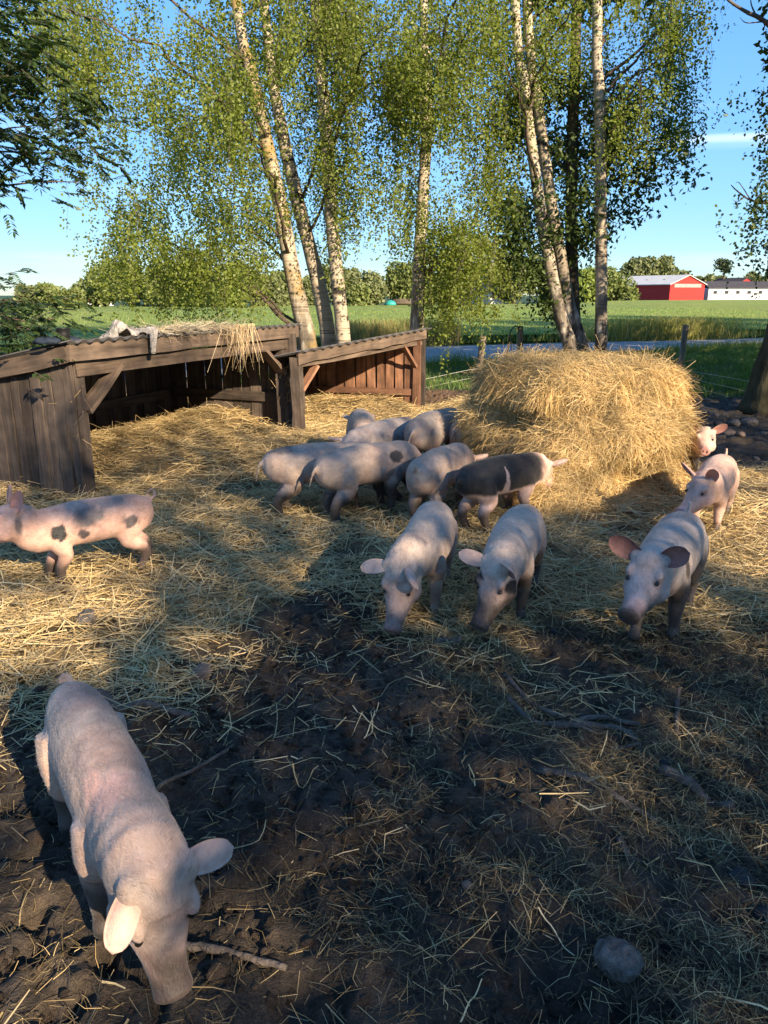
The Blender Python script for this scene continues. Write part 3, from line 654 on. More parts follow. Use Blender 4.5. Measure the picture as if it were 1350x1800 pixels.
    for sg, q in ((1, st[2]), (-1, st[3])):
        sg = sg*lf*(.9 if fat < .9 else 1); P = np.array([(-.285, .048*sg, .345), (-.265, .064*sg, .26), (-.255+q*.3, .075*sg, .205), (-.345+q*.6, .080*sg, .135), (-.325+q*.9, .077*sg, .055), (-.305+q, .077*sg, .022), (-.300+q, .077*sg, 0)])
        mb.add(*tube(curve_pts(P, 16), np.interp(np.linspace(0, 6, 16), range(7), [.088, .082, .058, .035, .0255, .030, .030]), 14))
    # tail
    tl = p.get('tail', 'curl'); t0 = np.array([-.435, 0, .385])
    if tl == 'curl':
        a = np.linspace(0, 1.55*2*math.pi, 22); P = np.stack([-.447-.010*a/3-.012*np.sin(a*.5), .015*np.sin(a), .395+.017*(1-np.cos(a))], 1); P = np.vstack([t0, P])
    elif tl == 'up':
        a = np.linspace(0, 2*math.pi*1.0, 18); P = np.stack([-.452-.026*np.sin(a), .006*a/3, .415+.028*(1-np.cos(a))], 1); P = np.vstack([t0, P])
    else:
        P = curve_pts([t0, t0+[-.04, .0, -.03], t0+[-.055, .015, -.09], t0+[-.06, .03, -.15]], 12)
    mb.add(*tube(P, np.linspace(.013, .0065, len(P)), 8))
    return mb, dict(hb=hb, d=d, side=side, up=up)
def ear_mesh(base, out, fwd, ln=.135, wd=.095, cup=.55, droop=0.0):
    """a cupped leaf-shaped ear: 'out' root to tip, 'fwd' the way the hollow faces"""
    out = unit(out); fwd = unit(fwd-out*np.dot(fwd, out)); s = np.cross(out, fwd); nu, nv = 15, 9; front = []; bk = []
    for i in range(nu):
        t = i/(nu-1); w = wd*.5*(.50+1.25*t-.55*t*t)*math.sqrt(max(0, 1-t**2.6))*(1.05-.12*t)+.0015
        c = base+out*ln*t+fwd*(.10*ln*t*t*1.0)+np.array([0, 0, -droop*ln*t*t])
        for j in range(nv):
            q = -1+2*j/(nv-1); cw = cup*(1-.55*t)
            p = c+s*w*q*(1-.18*cw*q*q)+fwd*(cw*w*q*q*.9)
            th = .0055*(1-.55*t)*(1-.6*q*q)+.0008
            front.append(p+fwd*th*.5); bk.append(p-fwd*th)
    V = np.array(front+bk); F = []; m = nu*nv
    for i in range(nu-1):
        for j in range(nv-1):
            a = i*nv+j; F += [[a, a+1, a+nv+1, a+nv], [m+a, m+a+nv, m+a+nv+1, m+a+1]]
    rim = [i*nv for i in range(nu)]+[(nu-1)*nv+j for j in range(1, nv)]+[i*nv+nv-1 for i in range(nu-2, -1, -1)]
    for a, b in zip(rim[:-1], rim[1:]): F.append([a, m+a, m+b, b])
    F.append([j for j in range(nv)][::-1]+[m+j for j in range(nv)])
    return V, F, m
def n3(P, sc_, s): return fbm(P[:, 0]*sc_+P[:, 2]*.7*sc_, P[:, 1]*sc_+P[:, 2]*sc_*.8, s, 4)
BLK = np.array([.022, .021, .022])
def pig_cols(P, Nn, p, b, seed):
    base = np.array(p.get('base', (.66, .52, .46))); pink = np.array([.70, .40, .34]); c = np.tile(base, (len(P), 1))
    belly = sst(.02, -.7, Nn[:, 2])[:, None]*.45; c = c*(1-belly)+np.array([.66, .44, .36])*belly
    q = P-b['hb']; hs = q@b['d']; face = sst(.02, .10, hs)*(np.linalg.norm(q, axis=1) < .34)
    fc = (.35*face+.35*sst(.17, .24, hs)*face)[:, None]; c = c*(1-fc)+pink*fc
    # nose disc, nostrils, mouth
    sn = (hs > .272)*(np.linalg.norm(q-b['d']*.28, axis=1) < .07); cn = np.array(p.get('nose', (.50, .27, .24))); c = np.where(sn[:, None], cn, c)
    for sg in (-1, 1):
        d = np.linalg.norm(q-(b['d']*.289+b['side']*sg*.0165-b['up']*.004), axis=1); c = np.where((d < .0105)[:, None], np.array([.03, .015, .012]), c)
        e = np.linalg.norm(q-(b['d']*.105+b['side']*sg*.066+b['up']*.036), axis=1); k = sst(.030, .014, e)[:, None]*.6; c = c*(1-k)+np.array([.30, .18, .15])*k
    mo = np.abs(q@b['up']+.048+.05*(.2-hs))*(1.0); k = (sst(.006, .001, mo)*(hs > .14)*(hs < .27)*(np.abs(q@b['side']) > .012))[:, None]*.7; c = c*(1-k)+np.array([.12, .06, .05])*k
    # greyish dust on the back and sides
    du = min(1, p.get('dust', .25)*1.9)*sst(.42, .70, n3(P, 6, seed))[:, None]; c = c*(1-du)+np.array([.33, .28, .25])*du
    # skin patches
    for (x, y, z, rx, rz, col, soft) in p.get('spots', ()):
        cc = np.array(BLK if col == 'k' else col); yy = np.abs(P[:, 1]-y)/max(rx, .05)
        d = np.sqrt(((P[:, 0]-x)/rx)**2+((P[:, 2]-z)/rz)**2+(yy*.8)**2)+1.15*(n3(P, 15, seed+9)-.5)+.55*(n3(P, 48, seed+19)-.5)
        soft = soft*.6+.03; k = sst(1.0+soft, 1.0-soft, d)[:, None]; c = c*(1-k)+cc*k
    if 'saddle' in p:      # black pig with a pink wedge on the flank
        f = p['saddle'](P, seed)[:, None]; c = c*(1-f)+BLK*f
    # mud up the legs and on the belly
    dirt = p.get('dirt', .16)+.075; k = (sst(dirt, dirt-.10, P[:, 2]+.09*(n3(P, 14, seed+3)-.5)))[:, None]*p.get('dirtk', .95); c = c*(1-k)+np.array([.06, .046, .038])*k
    k = sst(.026, .018, P[:, 2])[:, None]; c = c*(1-k)+np.array([.03, .026, .022])*k
    return c*(.9+.2*n3(P, 30, seed+5))[:, None]
def build_pig(p, seed):
    """p: two anchors ((local x, local z), (px, py)) fix place and heading"""
    mb, b = pig_shape(p)
    me0 = mb.me('raw'); o0 = bpy.data.objects.new('raw', me0); COL.objects.link(o0)
    md = o0.modifiers.new('r', 'REMESH'); md.mode = 'VOXEL'; md.voxel_size = p.get('voxel', .009)
    sm = o0.modifiers.new('s', 'SMOOTH'); sm.factor = .5; sm.iterations = p.get('smooth', 7)
    dg = bpy.context.evaluated_depsgraph_get(); me = bpy.data.meshes.new_from_object(o0.evaluated_get(dg)); bpy.data.objects.remove(o0)
    n = len(me.vertices); P = np.zeros(n*3, np.float32); me.vertices.foreach_get('co', P); P = P.reshape(-1, 3).astype(float)
    Nn = np.zeros(n*3, np.float32); me.vertices.foreach_get('normal', Nn); Nn = Nn.reshape(-1, 3)
    # slack skin: soft folds on the neck, lumps elsewhere
    q = P-b['hb']; fold = np.sin((P[:, 0]+.25*np.abs(P[:, 1])+.05*n3(P, 8, seed))*95)*sst(.10, .02, np.abs(q@b['d']+.06))*(np.linalg.norm(q, axis=1) < .2)
    P = P+Nn*(.0016*fold+.010*(n3(P, 9, seed+2)-.5)*sst(.12, .2, P[:, 2]))[:, None]
    me.vertices.foreach_set('co', P.astype(np.float32).ravel())
    c = np.ones((n, 4), np.float32); c[:, :3] = np.clip(pig_cols(P, Nn, p, b, seed), 0, 1)
    at = me.color_attributes.new('Col', 'FLOAT_COLOR', 'POINT'); at.data.foreach_set('color', c.ravel())
    me.polygons.foreach_set('use_smooth', np.ones(len(me.polygons), bool)); me.materials.clear(); me.materials.append(M['skin']); me.name = 'body'; me.update()
    # place
    (l1, q1), (l2, q2) = p['a'], p['b']; s = p.get('scale', 1.0); g0 = p.get('z', 0.0)
    for _ in range(4):
        w1 = gnd(*q1, l1[1]*s+g0); w2 = gnd(*q2, l2[1]*s+g0); dv = w2-w1; ds = l2[0]-l1[0]
        if 'scale' not in p: s = np.hypot(dv[0], dv[1])/abs(ds)
    hd = math.atan2(dv[1], dv[0])+(math.pi if ds < 0 else 0); loc = w1-np.array([math.cos(hd), math.sin(hd), 0])*l1[0]*s
    root = thing('pig', p['label'], 'pig', (loc[0], loc[1], ground_h(loc[0], loc[1])*.5+g0), hd, 'pigs in the yard'); root.scale = (s, s, s*1.05)
    ob('body', me, None, root)
    inner = np.array(p.get('ear_in', (.52, .27, .23))); outer = np.array(p.get('ear_out', tuple(np.array(p.get('base', (.66, .52, .46)))*.97)))
    for sg, e in ((1, p.get('ear_l', (.55, .75, .35, 0))), (-1, p.get('ear_r', (.55, .75, .35, 0)))):
        o_, u_, f_, dr = e[:4]; cup = e[4] if len(e) > 4 else .55
        out = b['side']*sg*o_+b['up']*u_+b['d']*f_; fw = (b['d']*e[5][0]+b['side']*sg*e[5][1]+b['up']*e[5][2]) if len(e) > 5 else b['d']*1.0+b['side']*sg*.35*(1 if u_ > .3 else .1)-b['up']*(.2 if u_ > .3 else .9)
        base = b['hb']-b['d']*.005+b['side']*sg*.060+b['up']*.070
        V, F, m = ear_mesh(base-unit(out)*.012, out, fw, .142*p.get('ears', 1), .098*p.get('earw', p.get('ears', 1)), cup, dr)
        col = np.tile(outer, (len(V), 1)); col[:m] = inner; col = col*(.8+.4*n3(V, 40, seed+7))[:, None]; col[m:] = col[m:]*.8+np.array([.62, .36, .32])*.2
        ob('ear', mesh('ear', V, F, col, True), M['skin'], root)
        ec = b['hb']+b['d']*.108+b['side']*sg*.0665+b['up']*.037
        ob('eye', mesh('eye', *loft([ering(ec+b['side']*sg*z, b['d'], b['up'], r*1.25, r, r, 12) for z, r in ((-.014, .006), (-.008, .0088), (-.002, .0085), (.002, .005))]), None, True), M['eye'], root)
    # bristles
    nh = p.get('hairs', 5000)
    if nh:
        me.calc_loop_triangles(); T = np.zeros(len(me.loop_triangles)*3, np.int32); me.loop_triangles.foreach_get('vertices', T); T = T.reshape(-1, 3)
        ar = np.linalg.norm(np.cross(P[T[:, 1]]-P[T[:, 0]], P[T[:, 2]]-P[T[:, 0]]), axis=1)*sst(.08, .2, P[T[:, 0], 2]); k = rng.choice(len(T), nh, p=ar/ar.sum()); w = rng.dirichlet((1, 1, 1), nh)
        hp = (P[T[k]]*w[..., None]).sum(1); hn = unit(Nn[T[k, 0]]); qq = hp-b['hb']; onh = sst(-.05, .06, qq@b['d'])[:, None]*(np.linalg.norm(qq, axis=1) < .3)[:, None]
        fl = (np.array([-1., 0, -.35])+np.stack([0*hp[:, 0], np.sign(hp[:, 1])*.4, 0*hp[:, 0]], 1))*(1-onh)-b['d']*onh
        fl = fl-hn*(fl*hn).sum(1, keepdims=True); D = unit(fl)+hn*rng.uniform(.0, .14, (nh, 1))+.08*rng.normal(size=(nh, 3))
        hc = np.clip((c[T[k, 0], :3]*1.15+.05)*rng.uniform(.45, 1.4, (nh, 1)), 0, .85)
        v, f, cc = ribbons(hp, D, rng.uniform(.007, .015, nh), np.full(nh, p.get('hw', .0011)), .12, hc, 1, hn)
        tag(ob('bristles', mesh('bristles', v, f, cc), M['hair'], root), kind='stuff')
    return root
HF, HH, RT = (.135, 0), (-.31, 0), (-.40, .435)     # front hoof, hind hoof, top of rump
def black_saddle(P, seed):
    x = P[:, 0]+.05*(n3(P, 12, seed)-.5); z = P[:, 2]+.05*(n3(P, 10, seed+1)-.5)
    top = sst(.245, .275, z)
    wedge = sst(.055, .035, np.abs(x+.13)/np.maximum(.02, (.43-z)/.22))*(z < .43)
    return np.clip(top*(1-wedge), 0, 1)*sst(.36, .24, x)
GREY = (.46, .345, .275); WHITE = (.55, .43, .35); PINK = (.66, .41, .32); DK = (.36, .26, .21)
PIGS = [
 dict(label='large pink-white pig in the left foreground with its nose down in mud', a=((-.425, .40), (122, 1222)), b=((.47, .08), (302, 1762)), pitch=1.22, hz=.325, hx=.37, yaw=.12, base=(.58, .405, .315), head=(.96, .92), hairs=9000, hw=.0009, voxel=.0065, dust=.35, dirt=.14, spots=((.05, .02, .46, .12, .05, (.36, .26, .22), .6), (-.25, .03, .45, .10, .05, (.40, .28, .23), .6), (.2, -.05, .44, .07, .05, (.62, .38, .31), .6)),
      ear_l=(1.0, .12, .05, .0, .35, (.35, 0, -1)), ear_r=(.55, .30, .62, .0, .45, (.2, -.3, -1)), legs=(.05, -.04, .03, -.05), tail='curl', ears=.88, earw=.74, smooth=8, fat=.79),
 dict(label='pink pig with dark spots and curled tail walking at the left edge', a=(HH, (238, 999)), b=(HF, (76, 1034)), scale=.95, pitch=.02, hz=.405, hx=.36, base=PINK, dust=.10, legs=(.03, .06, -.02, -.12), tail='up', dirt=.13, hairs=9000,
      ear_l=(.35, .95, -.35, 0, .5), ear_r=(.35, .95, -.35, 0, .5), spots=((.155, .13, .335, .045, .05, 'k', .12), (.02, .13, .295, .035, .03, (.10, .08, .08), .25), (-.26, .13, .33, .055, .045, (.10, .08, .08), .3), (-.02, .1, .40, .11, .05, (.22, .18, .17), .5), (-.16, .08, .45, .08, .03, (.35, .26, .23), .5), (.36, .08, .40, .02, .05, (.2, .15, .14), .5))),
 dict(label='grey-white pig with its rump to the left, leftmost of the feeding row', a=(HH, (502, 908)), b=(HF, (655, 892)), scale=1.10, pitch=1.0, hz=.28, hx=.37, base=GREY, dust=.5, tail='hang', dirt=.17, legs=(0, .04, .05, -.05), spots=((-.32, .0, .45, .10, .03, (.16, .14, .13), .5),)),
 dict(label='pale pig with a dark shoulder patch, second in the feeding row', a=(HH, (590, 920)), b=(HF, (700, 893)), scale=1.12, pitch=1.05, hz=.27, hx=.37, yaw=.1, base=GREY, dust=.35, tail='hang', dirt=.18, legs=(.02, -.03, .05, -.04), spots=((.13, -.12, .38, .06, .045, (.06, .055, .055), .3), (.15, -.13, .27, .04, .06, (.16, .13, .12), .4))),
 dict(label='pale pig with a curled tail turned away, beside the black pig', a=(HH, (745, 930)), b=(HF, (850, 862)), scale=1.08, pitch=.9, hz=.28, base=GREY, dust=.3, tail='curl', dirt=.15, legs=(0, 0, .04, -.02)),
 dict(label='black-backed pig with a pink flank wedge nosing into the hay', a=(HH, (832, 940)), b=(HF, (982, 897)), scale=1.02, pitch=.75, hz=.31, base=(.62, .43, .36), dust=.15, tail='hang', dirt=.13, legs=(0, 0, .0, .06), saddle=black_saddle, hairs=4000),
 dict(label='white pig with a black rump, its nose on the straw in the middle', a=(RT, (765, 890)), b=(HF, (748, 1096)), scale=1.0, pitch=1.0, hz=.29, hx=.37, yaw=-.25, base=WHITE, dust=.3, tail='hang', dirt=.12, dirtk=.6, hairs=10000, bend=-.25, legs=(.0, .05, 0, 0),
      ear_l=(.50, .45, .55, .1, .6, (.7, 0, .2)), ear_r=(.95, .30, .1, .1, .35, (.4, 0, -1)), spots=((-.43, -.02, .36, .085, .15, 'k', .15), (.30, -.05, .41, .03, .03, (.25, .2, .19), .5))),
 dict(label='white pig with black eye patches and dark legs, head lowered', a=(RT, (925, 896)), b=(HF, (893, 1078)), scale=1.0, pitch=.85, hz=.31, hx=.37, yaw=-.35, base=WHITE, ear_in=(.22, .10, .085), dust=.2, tail='hang', dirt=.22, hairs=10000, legs=(0, .03, 0, .0),  # ear_in is darkened: the shade inside the ears is put into their colour
      ear_l=(.72, .60, .30, 0, .6, (1, .1, .5)), ear_r=(.95, .45, .0, 0, .35, (.3, 0, -1)), spots=((.43, .05, .27, .035, .035, 'k', .25), (.43, -.10, .27, .03, .05, 'k', .25), (-.45, -.02, .30, .05, .15, (.08, .06, .055), .4))),
 dict(label='grey-white pig facing the viewer at right with dark belly and legs', a=(RT, (1205, 908)), b=((.135, 0), (1148, 1122)), scale=1.06, pitch=.42, hz=.375, hx=.38, yaw=-.12, base=(.52, .42, .36), dust=.3, tail='up', dirt=.26, hairs=10000, legs=(-.02, .09, .05, -.03), nose=(.17, .10, .085), ear_in=(.26, .12, .10),  # dark ear_in stands in for shade in the ear hollows
      ear_l=(.88, .55, .1, 0, .6, (1, .15, .75)), ear_r=(.88, .55, .1, 0, .6, (1, .15, .75)), spots=((.52, .0, .28, .035, .07, (.22, .18, .17), .5), (.17, .12, .33, .03, .06, (.10, .08, .06), .4), (-.25, .0, .46, .15, .03, (.3, .27, .26), .5))),
 dict(label='sunlit pink pig behind the grey one at the right, ears pricked', a=(RT, (1272, 808)), b=(HF, (1243, 930)), scale=.98, pitch=.55, hz=.36, hx=.37, yaw=-.45, base=(.66, .43, .33), dust=.2, tail='up', dirt=.06, hairs=6000, legs=(.0, .03, 0, 0),
      ear_l=(.45, .90, .05, 0, .5), ear_r=(.45, .90, .05, 0, .5)),
 dict(label='white and black pig half hidden behind the right side of the hay', a=((.60, .36), (1262, 800)), b=(HH, (1120, 812)), scale=.95, pitch=.2, hz=.40, yaw=-.5, base=(.56, .42, .33), dust=.1, tail='hang', dirt=.24, hairs=2000,
      ear_l=(.85, .6, .1, 0, .4), ear_r=(.85, .6, .1, 0, .4), spots=((.42, .06, .42, .03, .03, (.08, .07, .07), .3), (.1, 0, .26, .2, .08, (.05, .045, .045), .3))),
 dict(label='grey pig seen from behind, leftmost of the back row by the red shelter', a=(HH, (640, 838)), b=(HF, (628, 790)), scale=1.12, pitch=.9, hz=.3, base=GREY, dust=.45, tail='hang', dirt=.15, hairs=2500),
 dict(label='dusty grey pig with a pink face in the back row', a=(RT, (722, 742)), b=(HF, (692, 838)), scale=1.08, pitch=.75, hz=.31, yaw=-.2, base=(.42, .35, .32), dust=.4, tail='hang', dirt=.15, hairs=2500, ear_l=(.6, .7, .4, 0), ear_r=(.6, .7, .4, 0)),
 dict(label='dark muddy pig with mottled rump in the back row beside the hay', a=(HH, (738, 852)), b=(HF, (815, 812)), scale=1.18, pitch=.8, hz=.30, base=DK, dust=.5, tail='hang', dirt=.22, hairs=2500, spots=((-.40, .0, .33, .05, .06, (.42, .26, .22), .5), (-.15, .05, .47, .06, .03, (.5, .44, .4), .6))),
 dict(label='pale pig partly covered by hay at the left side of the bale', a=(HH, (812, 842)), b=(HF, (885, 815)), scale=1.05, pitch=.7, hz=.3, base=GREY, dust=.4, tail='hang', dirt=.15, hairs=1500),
]
for i, p in enumerate(PIGS): build_pig(p, 300+i*13)

# ------------------------------------------------------------------ trees
def twig_ribbons(P, D, L, w): return ribbons(P, D, L, np.full(len(P), w), .1, None, 2)
def trunk_mesh(P, R, n=14, bark_top=1.6, rough=.12):
    v, f = tube(P, R, n, None, rough); z0 = P[0][2]
    k = sst(bark_top, bark_top*.25, v[:, 2]-z0)+.35*(fbm(v[:, 0]*6+v[:, 1]*5, v[:, 2]*3, 77)-.5)*sst(bark_top*2, bark_top*.5, v[:, 2]-z0)
    return mesh('trunk', v, f, np.repeat(np.clip(k, 0, 1)[:, None], 3, 1), True)
def strands(starts, Lr, spacing, size, rnd=.035, droop=1.0, sway=.25):
    """hanging twigs with leaves: starts (n,3) -> leaf positions, directions; twig starts, directions, lengths"""
    n = len(starts); L = rng.uniform(*Lr, n); az = rng.uniform(0, 2*math.pi, n)
    D = unit(np.stack([np.cos(az)*sway*rng.random(n), np.sin(az)*sway*rng.random(n), -np.full(n, droop)*rng.uniform(.6, 1, n)], 1))
    m = (L/spacing).astype(int)+2; tot = m.sum(); own = np.repeat(np.arange(n), m)
    t = rng.random(tot)**.85*L[own]; P = starts[own]+D[own]*t[:, None]+rng.normal(0, rnd, (tot, 3))
    LD = unit(np.stack([rng.normal(0, 1, tot), rng.normal(0, 1, tot), rng.normal(-.7, .6, tot)], 1))
    return P, LD, D, L
STEMS = [([(415, 0), (438, 110), (462, 220), (490, 350), (518, 500), (540, 598)], 13.0), ([(470, 60), (490, 200), (515, 320), (535, 400), (560, 500), (578, 595)], 13.8), ([(553, 0), (561, 90), (572, 220), (580, 350), (592, 480), (604, 595)], 13.4), ([(744, 0), (748, 90), (751, 200), (745, 320), (738, 440), (733, 570)], 13.3), ([(905, 0), (920, 140), (940, 300), (962, 440), (985, 555)], 13.6), ([(926, 0), (945, 180), (965, 330), (985, 450), (1000, 540)], 13.9), ([(1050, 0), (1053, 150), (1056, 300), (1057, 450), (1056, 612)], 13.4)]
def crown_from(poly, Yc, spread, count, seed, thr=.45, nscale=1/55, top_bias=1.0):
    """start points inside an outline read at the tree's distance, spread in depth round the stem"""
    poly = np.array(poly, float); lo = poly.min(0); hi = poly.max(0); out = []
    while sum(len(o) for o in out) < count:
        px = rng.uniform(lo[0], hi[0], count*2); py = rng.uniform(lo[1], hi[1], count*2)
        k = inpoly(px+14*(vn(px/13, py/13, 5)-.5)*2, py+14*(vn(px/13, py/13, 6)-.5)*2, poly) & (.6*fbm(px*nscale, py*nscale, seed, 2)+.4*vn(px/19., py/30., seed+1) > thr+.075-.09*rng.random(len(px)))
        px, py = px[k], py[k]; Yy = Yc+np.clip(rng.normal(0, spread, len(px)), -2*spread, 2*spread)
        for tl, tY in STEMS:      # most twigs hang beside or behind the stems
            tx = np.interp(py+35, [q[1] for q in tl], [q[0] for q in tl]); h_ = (np.abs(px-tx) < 26) & (Yy < tY+.2) & (rng.random(len(px)) < .6); Yy = np.where(h_, tY+.25+rng.random(len(px)), Yy)
        d = np.stack([(px-675)/FPX, 0*px, 0*px], 1)+np.outer(-(py-900)/FPX, UP)+FW; out.append(C0+d*(Yy/d[:, 1])[:, None])
    P = np.concatenate(out)[:max(3, count//9)]; k = rng.integers(len(P), size=count); return P[k]+rng.normal(0, 1, (count, 3))*np.array([.17, .17, .14])
def make_tree(label, name, trunk, radii, mat_trunk, leafm, leaf_size, parts, group='trees round the yard', bark_top=1.6, upper=None, wr=.75, nb=9, thick=.03, twigs=True, twig_share=.3):
    """trunk: control points; parts: list of (starts, Lr, spacing, rnd, droop, sway); upper: crown ellipsoids above the picture"""
    base = np.asarray(trunk[0], float); root = thing(name, label, 'tree', base, 0, group)
    T = curve_pts(trunk, 40)-base; R = np.interp(np.linspace(0, 1, 40), np.linspace(0, 1, len(radii)), radii); R[0] *= 1.35; R[1] *= 1.15
    ob('trunk', trunk_mesh(T, R, 14, bark_top), mat_trunk, root)
    LP = []; LD = []; TW = []
    allst = []
    for st, Lr, sp, rnd, dr, sw in parts:
        P, D, td, tl = strands(st, Lr, sp, leaf_size, rnd, dr, sw); LP.append(P); LD.append(D); allst.append(st)
        k = rng.random(len(st)) < twig_share; TW.append((st[k], td[k], tl[k]))
    if upper:
        for (cx, cy, cz, rx, rz, cnt) in upper:
            u = unit(rng.normal(size=(cnt, 3)))*(rng.random((cnt, 1))**.4)*np.array([rx, rx, rz])+np.array([cx, cy, cz])
            k = fbm(u[:, 0]*1.2+u[:, 1], u[:, 2]*1.2, 7)>.42; LP.append(u[k]); LD.append(rng.normal(size=(k.sum(), 3))+np.array([0, 0, -.6]))
    P = np.concatenate(LP); D = np.concatenate(LD); sz = leaf_size*rng.uniform(.65, 1.2, len(P))
    if upper:
        nu = sum(len(a) for a in LP[len(parts):]); sz[len(P)-nu:] *= 2.3
    v, f = leaves(P-base, D, sz, wr); ob('crown', mesh('crown', v, f), leafm, root)
    # limbs reach from the stem into the leaf masses
    if len(allst):
        st = np.concatenate(allst)
        for k in range(nb):
            tgt = st[rng.integers(len(st))]-base; dz = T[:, 2]; h = np.clip(tgt[2]-.55*np.hypot(*(tgt[:2]-T[np.argmin(np.abs(dz-tgt[2])), :2])), dz[6], dz[-2]); q = T[np.argmin(np.abs(dz-h))]
            mid = (q+tgt)/2+np.array([0, 0, .12*np.linalg.norm(tgt-q)]); Pb = curve_pts([q, mid, tgt], 10); Pb[1:-1] += rng.normal(0, .03, (8, 3))
            ob('branch', mesh('branch', *tube(Pb, np.linspace(thick, .006, 10), 6), np.zeros((60, 3))+.5, True), M['twig'], root)
    if twigs and TW:
        a = np.concatenate([t[0] for t in TW]); d = np.concatenate([t[1] for t in TW]); l = np.concatenate([t[2] for t in TW])
        v, f, _ = twig_ribbons(a-base, d, l, .0045); tag(ob('twigs', mesh('twigs', v, f), M['twig'], root), kind='stuff')
    return root
def tp(pts, Y, top=None):
    """trunk control points from picture points at distance Y; the first sits on the ground, 'top' carries it on above the frame"""
    P = [aty(px, py, Y) for px, py in pts]; P[0][2] = -.05
    b = P[-1]-P[-2]; b = b/b[2]
    if top: P.append(P[-1]+b*(top-P[-1][2])*np.array([.6, .6, 1]))
    return P
def strs(st, Lr=(.3, 1.05), sp=.030, rnd=.036, dr=1.0, sw=.3): return (st, Lr, sp, rnd, dr, sw)
# birches behind the shelters
pA = [(20, -60), (530, -60), (540, 180), (520, 380), (480, 430), (440, 500), (330, 510), (200, 490), (175, 420), (215, 360), (250, 290), (290, 220), (215, 180), (200, 260), (150, 290), (150, 210), (70, 150), (20, 40)]
make_tree('mossy-stemmed birch leaning left behind the dark shelter', 'birch_tree', tp([(553, 700), (540, 598), (518, 500), (490, 350), (462, 220), (438, 110), (415, 0)], 13.0, 13), [0.19, 0.155, 0.135, 0.115, 0.1, 0.09, 0.08, 0.03], M['birch_moss'], M['leaf_birch'], .050,
    [strs(crown_from(pA, 12.6, 1.1, 1700, 401, .47)), strs(crown_from([(170, 330), (500, 330), (480, 480), (420, 500), (200, 490), (170, 430)], 12.2, .8, 1000, 411, .46), (.2, .6)), strs(crown_from([(40, -60), (520, -60), (510, 200), (60, 120)], 12.6, 1.2, 700, 413, .42), (.2, .7))], upper=[(-2.2, 13, 8.2, 2.6, 2.4, 7000), (-2.8, 13, 10.8, 1.8, 2.2, 3000)], nb=16, bark_top=2.2)
pB = [(470, -60), (620, -60), (640, 160), (640, 300), (600, 380), (530, 400), (490, 330), (480, 150)]
make_tree('slim birch bending left between the mossy birch and the straight one', 'birch_tree', tp([(590, 690), (578, 595), (560, 500), (535, 400), (515, 320), (490, 200), (470, 60)], 13.8, 11), [.15, .14, .125, .12, .11, .10, .08, .03], M['birch'], M['leaf_birch'], .048,
    [strs(crown_from(pB, 13.6, .9, 520, 421, .47))], upper=[(-2.2, 13.8, 7.8, 1.7, 1.8, 2500)], nb=7, bark_top=1.0)
pC = [(520, -60), (720, -60), (730, 120), (720, 330), (690, 370), (650, 330), (610, 420), (560, 420), (545, 250), (530, 100)]
make_tree('straight pale birch standing right of the two leaning ones', 'birch_tree', tp([(612, 690), (604, 595), (592, 480), (580, 350), (572, 220), (561, 90), (553, 0)], 13.4, 13), [0.129, 0.12, 0.112, 0.103, 0.099, 0.086, 0.077, 0.026], M['birch'], M['leaf_birch'], .048,
    [strs(crown_from(pC, 13.2, 1.0, 760, 431, .47)), strs(crown_from([(560, -40), (720, -40), (720, 150), (560, 150)], 13.2, 1, 260, 433, .42))], upper=[(-1.0, 13.4, 8.2, 2.0, 2.4, 5000), (-1.1, 13.4, 10.8, 1.5, 2, 2500)], nb=9, bark_top=1.0)
pD = [(640, -60), (900, -60), (885, 150), (875, 330), (880, 450), (850, 520), (800, 560), (755, 520), (735, 420), (690, 360), (695, 300), (655, 160)]
make_tree('bright birch with a leafy skirt hanging to the road, beside the red shelter', 'birch_tree', tp([(728, 690), (733, 570), (738, 440), (745, 320), (751, 200), (748, 90), (744, 0)], 13.3, 14), [.13, .115, .10, .09, .085, .075, .065, .03], M['birch'], M['leaf_birch'], .050,
    [strs(crown_from(pD, 13.0, 1.0, 1250, 441, .46)), strs(crown_from([(740, 380), (870, 380), (860, 470), (810, 540), (760, 500)], 12.7, .6, 480, 443, .42), (.25, .7)), strs(crown_from([(690, 60), (740, 60), (740, 380), (700, 350)], 13.1, .7, 160, 445, .40))], upper=[(.6, 13.3, 8.4, 2.0, 2.5, 5500), (.6, 13.3, 11, 1.5, 2.2, 2500)], nb=10, bark_top=2.8)
pE = [(850, -60), (1010, -60), (990, 90), (930, 170), (880, 190), (855, 100)]
make_tree('pale birch leaning left, outermost of the clump behind the hay', 'birch_tree', tp([(1012, 690), (1003, 612), (985, 555), (962, 440), (940, 300), (920, 140), (905, 0)], 13.6, 14), [.15, .125, .11, .10, .09, .08, .07, .03], M['birch'], M['leaf_birch'], .048,
    [strs(crown_from(pE, 13.4, .9, 330, 451, .45)), strs(crown_from([(850, 200), (930, 200), (900, 420), (860, 420)], 13.6, .7, 90, 453, .45))], upper=[(2.1, 13.6, 8.6, 1.9, 2.3, 4500)], nb=6, bark_top=3.2)
pE2 = [(900, -60), (1060, -60), (1050, 80), (980, 150), (930, 110)]
make_tree('birch with black-scarred bark in the middle of the clump behind the hay', 'birch_tree', tp([(1026, 690), (1020, 610), (1000, 540), (985, 450), (965, 330), (945, 180), (926, 0)], 13.9, 14), [.17, .145, .12, .105, .095, .085, .075, .03], M['birch'], M['leaf_birch'], .048,
    [strs(crown_from(pE2, 13.8, .8, 130, 461, .45))], upper=[(2.6, 14, 8.6, 1.9, 2.3, 4500)], nb=4, bark_top=3.8)
pF = [(1010, -60), (1210, -60), (1225, 100), (1235, 180), (1190, 250), (1150, 220), (1090, 250), (1040, 160)]
